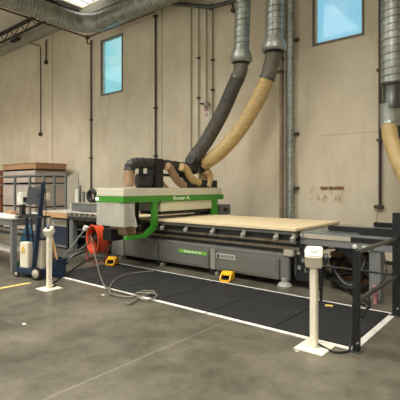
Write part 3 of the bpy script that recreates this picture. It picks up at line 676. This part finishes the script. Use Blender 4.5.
p = pedal(225.5, 280.5, 'yellow foot pedal in front of the name plate panel', math.radians(15)); p.location = (-4.12, 5.72, 0)

# ---------------------------------------------------------------- orange drum fan
fx, fy, fz, fr = -7.40, 5.48, .47, .30
f0 = thing('drum_fan', (fx, fy, 0), 'orange drum fan with a round open mouth beside the gantry', 'fan')
ax = Vector((-.22, -1, .0)).normalized()
def ring(prof, caps=True): return MB().lathe(prof, (fx, fy, fz), ax, 32, caps)
ring([(fr*.97, -.09), (fr, -.08), (fr, .09), (fr+.02, .10), (fr+.02, .125), (fr-.012, .125), (fr-.02, .10), (fr-.02, -.09)], False).build('drum', M['orange'], f0)
ring([(.1, -.08), (.1, -.04), (.08, -.04), (.08, .04), (.03, .06)]).build('hub', M['black'], f0)
u = ax.orthogonal().normalized(); w = ax.cross(u)
for k in range(4):
    a = k*PI/2+.4; d = u*math.cos(a)+w*math.sin(a); e = ax.cross(d)
    MB().obox(Vector((fx, fy, fz))+d*.17, d*.10, e*.05+ax*.02, ax*.006).build('blade', M['black'], f0)
mb = MB()
for s in (-1, 1):
    mb.tube([(fx+s*.1, fy-.2, .02), (fx+s*.3, fy-.05, .02), (fx+s*.36, fy, .3), (fx+s*.345, fy, .44)], .016, 8, 5); mb.tube([(fx+s*.3, fy-.05, .02), (fx+s*.28, fy+.2, .02)], .016, 8)
mb.build('stand', M['red_dark'], f0)
MB().box(fx-.06, fx+.16, fy+.1, fy+.3, .34, .6).build('motor_box', M['red_dark'], f0, .02)
# tan cloth/sleeve on the fan top right
q0, q1 = at(61, 250, Y=4.75), at(85.5, 228.5, Y=5.15)
g = thing('pipe_stand', (q0.x, q0.y, 0), 'thin pale pole leaning up towards the orange fan', 'pole')
MB().tube([(q0.x-.05, q0.y, .05), q1], .014, 8).build('pole', M['galv'], g)
MB().tube([(q0.x, q0.y+.1, .02), (q1.x-.1, q1.y+.2, .45)], .012, 8).build('pole', M['galv_dark'], g)
MB().lathe([(.03, -.05), (.055, -.03), (.055, .05), (.02, .06)], q1, (.3, .1, .6), 14).build('pole_cap', M['white'], g)
MB().box(q0.x-.25, q0.x+.1, q0.y-.04, q0.y+.12, 0, .05).build('pole_foot', M['galv_dark'], g, .01)
for (a, b, r, lb, m) in ((at(63, 261, Z=.02), at(92, 249, Z=.1), .02, 'dark tube on the floor left of the orange fan', 'black'), (at(66, 253, Z=.03), at(86, 247, Z=.03), .018, 'pale tube on the floor behind the fan pole', 'galv')):
    tag(MB().tube([a, b], r, 8).build('floor_tube', M[m]), lb, 'tube')

# ---------------------------------------------------------------- operator trolley
KR = math.radians(15); KO = Vector((-7.26, 3.56, 0))
K = thing('operator_trolley', (0, 0, 0), 'wheeled operator trolley with monitor and two dark blue uprights', 'trolley')
def kl(px, py, y):          # pixel to the trolley's own frame, on the plane y= of that frame
    a = at(px, py, Y=1); d0 = Vector((a.x, a.y, a.z-EYE)); o0 = Vector((0, 0, EYE))-KO
    Rm = Matrix.Rotation(-KR, 3, 'Z'); o1 = Rm@o0; d1 = Rm@d0; t = (y-o1.y)/d1.y; return o1+d1*t
MB().box(.02, .70, .0, .30, .06, .17).build('chassis', M['navy'], K, .02)
def wheel(x, y, r, w, name, p):
    o = MB().lathe([(r*.75, -w/2), (r*.97, -w/2), (r, -w/4), (r, w/4), (r*.97, w/2), (r*.75, w/2)], (x, y, r), (0, -1, 0), 28).build(name, M['black'], p)
    MB().lathe([(r*.64, 0), (r*.68, .012), (r*.55, .02), (r*.2, .03), (.015, .035)], (x, y-w/2+.004, r), (0, -1, 0), 24).build('hub', M['beige'], o)
wheel(.60, -.04, .11, .05, 'wheel', K); wheel(.60, .34, .11, .05, 'wheel', K)
for y in (.03, .27): wheel(.06, y, .055, .03, 'caster', K)
cb = MB().box(.13, .33, .02, .14, .17, .62).build('cabinet', M['offwhite'], K, .012)
MB().prism([(.18, .49), (.26, .49), (.22, .56)], 'y', .012, .018).build('warning_sticker', M['yellow'], cb)
MB().box(.18, .26, .012, .018, .43, .475).build('warning_sticker', M['yellow_tape'], cb)
MB().box(.47, .66, .04, .26, .17, .68).build('side_cabinet', M['beige'], K, .012)
MB().box(.465, .665, .035, .265, .68, .71).build('cabinet_lid', M['machine_dark'], K, .006)
MB().bar(kl(33, 274, .0), kl(43.5, 182, .0), .05, .085, (0, 1, 0)).build('upright', M['navy'], K, .01)
MB().bar(kl(28, 246, .22), kl(26.5, 216, .22), .04, .07, (0, 1, 0)).build('upright', M['navy'], K, .01)
MB().bar(kl(33, 246, .22), kl(31.5, 216, .22), .03, .03, (0, 1, 0)).build('upright', M['navy'], K, .01)
a = kl(24, 216, .0); b = kl(44, 216, .0); MB().box(a.x, b.x, -.04, .16, a.z-.02, a.z+.01).build('shelf', M['machine_dark'], K, .005)
MB().box(a.x+.04, b.x-.1, -.02, .08, a.z+.01, a.z+.035).build('keyboard', M['black'], K, .005)
MB().box(a.x+.08, b.x-.16, .09, .15, a.z+.01, a.z+.06).build('paper_tray', M['white'], K, .005)
MB().prism([(kl(28.5, 187, .12).x, kl(0, 187, .12).z if False else kl(28.5, 187, .12).z), (kl(43, 187.5, .12).x, kl(43, 187.5, .12).z), (kl(41, 205, .12).x, kl(41, 205, .12).z), (kl(26.5, 204, .12).x, kl(26.5, 204, .12).z)], 'y', .10, .15).build('monitor', M['screen'], K, .01)
MB().bar(kl(36, 196, .17), kl(42, 194, .03), .05, .05).build('monitor_arm', M['black'], K)
a = kl(47, 197, .1); MB().box(a.x-.05, a.x+.04, .06, .14, a.z-.06, a.z+.07).build('pendant_bracket', M['offwhite'], K, .01)
MB().tube([kl(44, 185, -.02), kl(45.5, 190, -.04), kl(46, 205, -.05), kl(46, 222, -.03), kl(44, 236, -.02)], .007, 8, 5).build('hanging_cord', M['black'], K)
K.location = KO; K.rotation_euler = (0, 0, KR)
# bin with planks
bx, by = -6.62, 4.06
bn = thing('plastic_bin', (bx, by, 0), 'dark navy plastic bin on the floor right of the left pedestal', 'bin')
mb = MB(); s0, s1, hh = .09, .105, .33
mb._add([(bx-s0, by-s0, 0), (bx+s0, by-s0, 0), (bx+s0, by+s0, 0), (bx-s0, by+s0, 0), (bx-s1, by-s1, hh), (bx+s1, by-s1, hh), (bx+s1, by+s1, hh), (bx-s1, by+s1, hh),
         (bx-s1+.02, by-s1+.02, hh), (bx+s1-.02, by-s1+.02, hh), (bx+s1-.02, by+s1-.02, hh), (bx-s1+.02, by+s1-.02, hh), (bx-s0+.02, by-s0+.02, .02), (bx+s0-.02, by-s0+.02, .02), (bx+s0-.02, by+s0-.02, .02), (bx-s0+.02, by+s0-.02, .02)],
        [(3, 2, 1, 0)]+[(i, (i+1) % 4, (i+1) % 4+4, i+4) for i in range(4)]+[(i+4, (i+1) % 4+4, (i+1) % 4+8, i+8) for i in range(4)]+[(i+8, (i+1) % 4+8, (i+1) % 4+12, i+12) for i in range(4)]+[(12, 13, 14, 15)])
mb.build('bin_body', M['navy'], bn, .006)
MB().box(bx-s1-.01, bx+s1+.01, by-s1-.01, by-s1+.005, hh-.035, hh).box(bx-s1-.01, bx+s1+.01, by+s1-.005, by+s1+.01, hh-.035, hh).box(bx-s1-.01, bx-s1+.005, by-s1, by+s1, hh-.035, hh).box(bx+s1-.005, bx+s1+.01, by-s1, by+s1, hh-.035, hh).build('rim', M['navy'], bn)
tag(MB().bar(at(57, 264, Y=4.08), at(50, 231, Y=4.08), .07, .03, (0, 1, 0)).build('wooden_plank', M['wood'], None, .003), 'wider tan plank leaning out of the navy bin', 'plank', 'planks standing in the bin')
tag(MB().bar(at(56.5, 263, Y=4.13), at(52, 240, Y=4.13), .05, .02, (0, 1, 0)).build('wooden_plank', M['cardboard'], None, .003), 'shorter brown plank behind the wider one in the navy bin', 'plank', 'planks standing in the bin')

# ---------------------------------------------------------------- left work table and its things
W = thing('work_table', (-8.3, 4.2, 0), 'grey work table with pale top at the left edge', 'table')
x1, y0 = -7.46, 3.64
MB().box(x1-2.6, x1+.02, y0-.02, y0+.62, 1.0, 1.03).build('table_top', M['bench_top'], W, .004)
MB().box(x1-2.55, x1, y0, y0+.05, .88, 1.0).build('apron', M['bench_grey'], W); MB().box(x1-.05, x1, y0+.05, y0+.55, .88, 1.0).build('apron', M['bench_grey'], W)
for (x, y) in ((x1-.09, y0), (x1-.09, y0+.5), (x1-2.5, y0), (x1-2.5, y0+.5)): MB().box(x, x+.09, y, y+.09, 0, .88).build('leg', M['bench_grey'], W, .005)
MB().box(x1-2.4, x1-.1, y0+.1, y0+.5, .36, .40).build('shelf', M['bench_top'], W, .004)
MB().box(x1-1.9, x1-.1, y0+.52, y0+.55, .60, .66).build('rear_rail', M['navy'], W)
o = MB().box(-9.0, -7.75, 3.66, 4.1, 1.03, 1.035).build('paper_sheet', M['white'], smooth=False); tag(o, 'large white paper sheet lying on the left work table', 'paper')
p = at(22, 202, X=-7.9)
lp = thing('label_printer', (-7.97, 4.1, 1.03), 'white desktop unit on a black stand with a dark square display', 'printer')
MB().box(-8.06, -7.88, 4.02, 4.17, 1.25, 1.50).build('body', M['white'], lp, .02); MB().box(-7.88, -7.872, 4.06, 4.13, 1.30, 1.40).build('display', M['black'], lp)
MB().box(-8.08, -7.80, 4.0, 4.2, 1.03, 1.06).build('foot', M['black'], lp); MB().box(-8.03, -7.93, 4.06, 4.14, 1.06, 1.25).build('stand', M['black'], lp)
for (x, y, sx, sy, h, m, lb) in ((-7.47, 4.1, .07, .06, .05, 'black', 'small black gadget on the table right of the white unit'), (-7.47, 3.8, .08, .08, .03, 'machine_dark', 'flat dark tray at the right corner of the work table'),
                                 (-8.5, 4.14, .12, .07, .07, 'cardboard', 'low brown box at the back of the work table')):
    o = MB().box(x-sx, x+sx, y-sy, y+sy, 1.03, 1.03+h).build('desk_item', M[m], None, .01); o.name = {'black': 'handset', 'machine_dark': 'tray', 'cardboard': 'small_box'}[m]; tag(o, lb, {'black': 'gadget', 'machine_dark': 'tray', 'cardboard': 'box'}[m])
gc = thing('green_crate', (-7.62, 3.9, 0), 'small green plastic crate on the floor under the left table', 'crate')
mb = MB(); a0, a1, c0, c1 = -7.72, -7.50, 3.76, 4.0
mb.box(a0, a1, c0, c1, 0, .015).box(a0, a1, c0, c0+.012, 0, .17).box(a0, a1, c1-.012, c1, 0, .17).box(a0, a0+.012, c0, c1, 0, .17).box(a1-.012, a1, c0, c1, 0, .17); mb.build('crate_body', M['green_plastic'], gc)
mb = MB()
for k in range(5): xx_ = a0+.03+k*.04; mb.box(xx_, xx_+.01, c0-.008, c0, .01, .15)
mb.box(a0-.01, a1+.01, c0-.012, c0, .15, .17); mb.build('ribs', M['green_plastic'], gc)
def bag(x, y, z, sx, sy, h, m, label, hb=True):
    g = thing('bag', (x, y, z), label, 'bag', 'blue bags under the left tables')
    prof = [(.55, 0), (.95, .08), (1, .35), (.92, .65), (.6, .88), (.35, 1)]; mb = MB(); n = 20; vs = []
    for r, t in prof:
        for k in range(n):
            a = 2*PI*k/n; q = r*(1+.08*math.sin(3*a+t*5)+.05*math.sin(7*a)); vs.append((x+sx*q*math.cos(a), y+sy*q*math.sin(a), z+h*t))
    fs = [(i*n+k, i*n+(k+1) % n, (i+1)*n+(k+1) % n, (i+1)*n+k) for i in range(len(prof)-1) for k in range(n)]+[tuple(reversed(range(n))), tuple((len(prof)-1)*n+k for k in range(n))]
    mb._add(vs, fs); mb.build('bag_body', m, g)
    MB().tube([(x-sx*.3, y, z+h*.9), (x-sx*.2, y-.02, z+h*1.25), (x+sx*.2, y-.02, z+h*1.25), (x+sx*.3, y, z+h*.9)], .012, 8, 6).build('handle', M['white'], g)
bag(-8.75, 4.62, 0, .2, .16, .72, M['blue'], 'blue bag standing on the floor just right of the work table leg')
bag(-8.56, 5.0, 0, .13, .13, .74, M['blue'], 'narrow blue bag behind the trolley upright')

# ---------------------------------------------------------------- middle bench
B = thing('workbench', (-9.6, 6.5, 0), 'bench with thick tan wooden top beyond the trolley', 'workbench')
MB().box(-10.45, -9.24, 5.9, 6.7, .80, .93).build('bench_top', M['wood'], B, .006)
MB().box(-10.45, -9.24, 5.92, 6.7, .93, .96).build('laminate', M['bench_top'], B, .004)
for (x, y) in ((-9.33, 5.95), (-10.4, 5.95), (-9.33, 6.6), (-10.4, 6.6)): MB().box(x, x+.07, y, y+.07, 0, .80).build('leg', M['black_steel'], B)
MB().box(-10.3, -9.35, 6.0, 6.65, .03, .07).build('shelf', M['bench_grey'], B)
o = thing('storage_box', (-9.75, 6.3, .5), 'white box with grey end on the bench shelf, behind the left pedestal', 'box')
MB().box(-10.2, -9.35, 6.05, 6.6, .56, .74).build('box_body', M['white'], o, .01); MB().box(-10.05, -9.5, 6.042, 6.05, .6, .7).build('box_label', M['beige'], o)
MB().box(-10.22, -9.33, 6.04, 6.62, .74, .76).build('lid', M['bench_grey'], o, .004)
o = thing('tool_case', (-9.75, 6.3, .07), 'dark navy case under the white box', 'case')
MB().box(-10.15, -9.4, 6.05, 6.6, .07, .56).build('case_body', M['navy'], o, .02); MB().tube([(-9.9, 6.04, .44), (-9.88, 6.0, .44), (-9.68, 6.0, .44), (-9.66, 6.04, .44)], .01, 8, 4).build('handle', M['black'], o)
# infeed table
I = thing('infeed_table', (-8.2, 6.6, 0), 'grey roller table joined to the left end of the router', 'table')
MB().box(-9.2, -7.45, 5.9, 7.6, .78, .86).build('table_frame', M['machine_dark'], I, .01)
MB().box(-9.2, -7.45, 5.88, 5.94, .95, .99).build('front_rail', M['bench_top'], I, .004)
MB().box(-9.2, -7.45, 5.9, 5.96, .86, .92).build('front_rail', M['bench_grey'], I, .004)
for k in range(8):
    x = -9.08+k*.21; MB().cyl((x, 5.885, .92), (x, 7.5, .92), .04, 14).build('roller', M['steel'], I)
MB().box(-9.2, -7.45, 7.5, 7.6, .86, 1.0).build('rear_rail', M['bench_grey'], I)
for (x, y) in ((-9.16, 5.92), (-7.7, 6.1), (-9.16, 7.4), (-7.7, 7.4)): MB().box(x, x+.16, y, y+.14, 0, .78).build('leg', M['bench_grey'], I, .006)
MB().box(-8.9, -7.6, 6.2, 7.4, .05, .72).build('drive_cabinet', M['machine_dark'], I, .02)
for z0 in (.55, .38): MB().tube([(-8.8, 5.95, z0), (-7.5, 5.95, z0-.04)], .03, 10).build('cross_tube', M['black_steel'], I)
o = thing('control_housing', (-8.3, 6.3, 1.0), 'long low grey housing with pale end on the infeed table', 'housing')
MB().box(-9.15, -7.9, 5.98, 6.34, 1.0, 1.19).build('body', M['bench_grey'], o, .01); MB().box(-9.2, -9.15, 5.97, 6.35, 1.0, 1.19).build('end_plate', M['white'], o, .006); MB().box(-9.2, -7.9, 5.97, 6.35, 1.19, 1.21).build('lid', M['beige'], o, .006)
o = thing('hose_loop', (-7.95, 6.3, 1.21), 'black curled hose on top of the grey housing beside the gantry', 'hose')
cc = at(91, 198, Y=6.2); P = [Vector((cc.x+.17*math.cos(a), 6.2+.04*math.sin(a*.5), cc.z+.05+.13*math.sin(a))) for a in [PI*.1+k*PI/8 for k in range(13)]]
MB().tube(P, lambda t, i: .05*(1.05 if i % 2 else .95), 12, 4).build('hose_body', M['black'], o); MB().tube([(cc.x+.16, 6.2, 1.21), (cc.x+.17, 6.2, cc.z+.09)], .03, 10).build('stem', M['machine_dark'], o)
for k, (px, yb, w_, yt, m, lb) in enumerate(((77.5, 199, .06, 190, 'white', 'white cylinder standing left on the grey housing'), (80, 199, .03, 186, 'galv_dark', 'thin grey rod standing on the grey housing'), (83.5, 199, .04, 192, 'bench_grey', 'short grey canister next to the black curled hose'))):
    a = at(px, yb, Y=6.15); b = at(px, yt, Y=6.15)
    tag(MB().lathe([(w_, 0), (w_, b.z-1.21), (w_*.6, b.z-1.19)], (a.x, 6.15, 1.21), (0, 0, 1), 16).build(('cylinder_can', 'rod', 'canister')[k], M[m]), lb, ('can', 'rod', 'canister')[k])

# ---------------------------------------------------------------- crates and fence
CX0, CX1, CY0, CY1 = -16.12, -13.71, 7.5, 8.72
def crate(x0, x1, z0, z1, m, label, lid=False):
    g = thing('shipping_crate', ((x0+x1)/2, (CY0+CY1)/2, z0), label, 'crate', 'stacked crates against the back wall')
    MB().box(x0, x1, CY0, CY1, z0+.06, z1).build('crate_body', m, g, .01)
    for t in (.03, .5, .97):
        x = x0+(x1-x0)*t; x = min(max(x, x0+.08), x1-.08); MB().box(x-.07, x+.07, CY0+.02, CY1-.02, z0, z0+.06).build('skid', M['machine_dark'], g)
    if lid: MB().box(x0-.02, x1+.02, CY0-.02, CY1+.02, z1, z1+.015).build('lid', M['cardboard'], g)
    return g
crate(CX0, CX1, 0, .85, M['crate_board'], 'pale crate at the floor, hidden lowest in the tall stack')
crate(CX0, CX1, .85, 1.70, M['crate_board'], 'tall pale crate behind the trolley monitor, under two thinner ones')
crate(CX0, CX1, 1.70, 1.95, M['crate_board'], 'thin pale crate third from the top of the stack'.replace('third from the top', 'just above the tall crate'))
crate(CX0, CX1, 1.95, 2.19, M['crate_board'], 'thin pale crate directly beneath the brown topmost box')
crate(CX0-.05, CX1+.05, 2.19, 2.45, M['cardboard'], 'brown cardboard box topmost on the tall crate stack', True)
crate(-18.8, -16.35, 0, 1.2, M['crate_red'], 'reddish brown lower crate at the far left edge')
crate(-18.8, -16.35, 1.2, 2.25, M['crate_red'], 'reddish brown upper crate at the far left edge')
FN = thing('safety_fence', (-12.7, 6.8, 0), 'grey tubular safety fence standing in front of the crates', 'fence')
FZ = 2.0
for x in (-15.4, -13.75, -12.75, -11.9, -11.3, -10.68): 
    MB().box(x-.035, x+.035, 6.77, 6.83, 0, FZ).build('post', M['bench_grey'], FN, .004)
MB().box(-16.5, -10.65, 6.775, 6.825, FZ-.05, FZ+.0).build('top_rail', M['bench_grey'], FN)
MB().box(-16.5, -10.65, 6.78, 6.82, .12, .16).build('bottom_rail', M['bench_grey'], FN)
MB().box(-16.5, -10.65, 6.785, 6.815, 1.66, 1.69).build('middle_rail', M['bench_grey'], FN)
tag(MB()._add([(-10.62, 6.8, 0), (-10.22, 6.95, 0), (-10.30, 6.95, 2.03), (-10.62, 6.8, 1.9), (-10.63, 6.83, 0), (-10.23, 6.98, 0), (-10.31, 6.98, 2.03), (-10.63, 6.83, 1.9)],
    [(0, 1, 2, 3), (4, 7, 6, 5), (0, 4, 5, 1), (1, 5, 6, 2), (2, 6, 7, 3), (3, 7, 4, 0)]).build('sheet_panel', M['beige']), 'tall grey sheet leaning at the right end of the safety fence', 'panel')

# ---------------------------------------------------------------- clutter under the outfeed table
hc = thing('hose_coil', (-2.32, 6.42, 0), 'thick coil of black hose on the floor under the outfeed table', 'hose')
mb = MB(); P = []
for k in range(52):
    a = k*PI/8; P.append(Vector((-2.24+.06*math.sin(k*.13)+(.30+.07*math.sin(k*.37))*math.cos(a), 6.42+(.16+.05*math.sin(k*.23))*math.sin(a), .05+.1*(k/52)+(.16+.12*math.sin(k*.29))*(1+math.sin(a+.4*math.sin(k*.2))))))
mb.tube(P, .035, 8, 3); mb.build('hose_run', M['black'], hc)
cb = thing('cardboard_box', (-2.35, 6.95, 0), 'brown cardboard box on the floor under the outfeed table', 'box')
MB().box(-2.75, -2.1, 6.85, 7.25, 0, .5).build('box_body', M['cardboard'], cb, .006); MB().box(-2.76, -2.09, 6.84, 6.86, .44, .5).build('flap', M['cardboard'], cb)
eb = thing('electrical_cabinet', (-2.82, 6.1, 0), 'open black electrical panel at the right end of the machine base', 'cabinet')
MB().box(-3.0, -2.72, 6.02, 6.3, .12, .68).build('cabinet_body', M['black'], eb, .01)
MB().box(-3.0, -2.96, 5.99, 6.02, .2, .62).build('side_strip', M['machine_dark'], eb)
for k, (x, z_) in enumerate(((-2.93, .56), (-2.85, .45), (-2.8, .3), (-2.92, .33))): MB().box(x-.025, x+.025, 5.985, 6.02, z_-.03, z_+.03).build('connector', M['machine_light'], eb, .004)
MB().lathe([(.045, 0), (.05, .04), (.02, .06)], (-2.78, 6.02, .60), (0, -1, 0), 16).build('white_cap', M['white'], eb)
MB().tube([(-2.8, 5.99, .3), (-2.7, 5.9, .4), (-2.6, 5.95, .3), (-2.62, 6.0, .08), (-2.58, 6.02, .02)], .014, 8, 6).build('loose_cable', M['black'], eb)
MB().tube([(-2.93, 5.99, .5), (-2.8, 5.88, .52), (-2.72, 5.9, .4), (-2.74, 5.95, .12)], .012, 8, 6).build('loose_cable', M['machine_dark'], eb)
mt = thing('gear_motor', (-2.45, 6.35, .55), 'grey motor with black ribbed end hanging under the outfeed table', 'motor')
MB().lathe([(.06, 0), (.06, .12), (.05, .13)], (-2.52, 6.2, .70), (1, 0, 0), 18).build('motor_body', M['steel'], mt)
MB().lathe([(.075, 0), (.075, .05)], (-2.40, 6.2, .70), (1, 0, 0), 18).build('flange', M['black'], mt)
MB().box(-2.44, -2.30, 6.14, 6.26, .68, .79).build('bracket', M['black'], mt)
for (pts, r, lb) in (([(-1.98, 6.3, .7), (-1.93, 6.0, .5), (-1.98, 5.85, .25), (-1.92, 5.75, .02), (-1.8, 5.66, .02)], .012, 'black cable hanging left of the grey outfeed table leg'),
                     ([(-1.66, 6.0, .7), (-1.60, 5.9, .45), (-1.66, 5.85, .3), (-1.78, 5.8, .15), (-1.72, 5.6, .02)], .012, 'black cable hanging right of the grey outfeed table leg'),
                     ([(-2.3, 6.25, .05), (-2.05, 6.0, .02), (-1.9, 5.9, .02), (-1.76, 5.7, .02), (-1.71, 5.3, .024), (-1.66, 5.1, .024)], .014, 'black cable on the floor from the hose coil onto the mat')):
    cable('hanging_cable', pts, r, M['black'], lb)
o = MB(); 
for k in range(7): o.lathe([(.01, -.04), (.022, -.012), (.026, .01), (.012, .03)], (-1.74+.03*math.cos(k*2.1), 5.9+.03*math.sin(k*1.7), .20+.03*math.sin(k)), (math.sin(k), math.cos(k), .5), 10)
o.box(-1.765, -1.715, 5.87, 5.94, 0, .17)
tag(o.build('pink_rag', M['pink']), 'crumpled pinkish rag on a short stub near the rear railing post', 'rag')

# ---------------------------------------------------------------- world and lights
wd = bpy.data.worlds.new('sky'); bpy.context.scene.world = wd; wd.use_nodes = True; nt = wd.node_tree; bg = nt.nodes['Background']
tc = nt.nodes.new('ShaderNodeTexCoord'); g_ = tc.outputs['Generated']
sp = nt.nodes.new('ShaderNodeSeparateXYZ'); nt.links.new(g_, sp.inputs[0])
skyc = ramp(nt, sp.outputs[2], .0, .7, col(176, 230, 242), col(106, 190, 232))
cloud = ramp(nt, noise(nt, g_, 5.0, 8, .55, (1, 1, 2)), .50, .64)
skyc = mix(nt, math_node(nt, 'MULTIPLY', cloud, .75), skyc, col(236, 244, 246))
nt.links.new(skyc, bg.inputs[0]); bg.inputs[1].default_value = 1.0
def area(name, loc, rot, sx, sy, e, c=(1, 1, 1)):
    l = bpy.data.lights.new(name, 'AREA'); l.shape = 'RECTANGLE'; l.size = sx; l.size_y = sy; l.energy = e; l.color = c
    o = bpy.data.objects.new(name, l); C.objects.link(o); o.location = loc; o.rotation_euler = rot; return o
for a, b in doors: area('dock_door_daylight', ((a+b)/2, YF+.05, 2.2), (PI/2, 0, 0), b-a, 4.2, 60, (.86, .94, 1))
for q in sky[1:]:
    cy = (q[2]+q[3])/2
    o = area('skylight_daylight', ((q[0]+q[1])/2, cy, CZ-.02), (0, 0, 0), q[1]-q[0], q[3]-q[2], (330 if cy > 0 else 340)*{-19: 1.25, -13: 1.25, -7: 1.05, -1: 1.0, 5: .35}[round((q[0]+q[1])/2)], (1, .965, .91))
    o.data.spread = math.radians(132 if cy > 0 else 120)

sc = bpy.context.scene
sc.view_settings.view_transform = 'Standard'; sc.view_settings.look = 'None'; sc.view_settings.gamma = 1; sc.view_settings.use_curve_mapping = False
sc.view_settings.exposure = 0.0
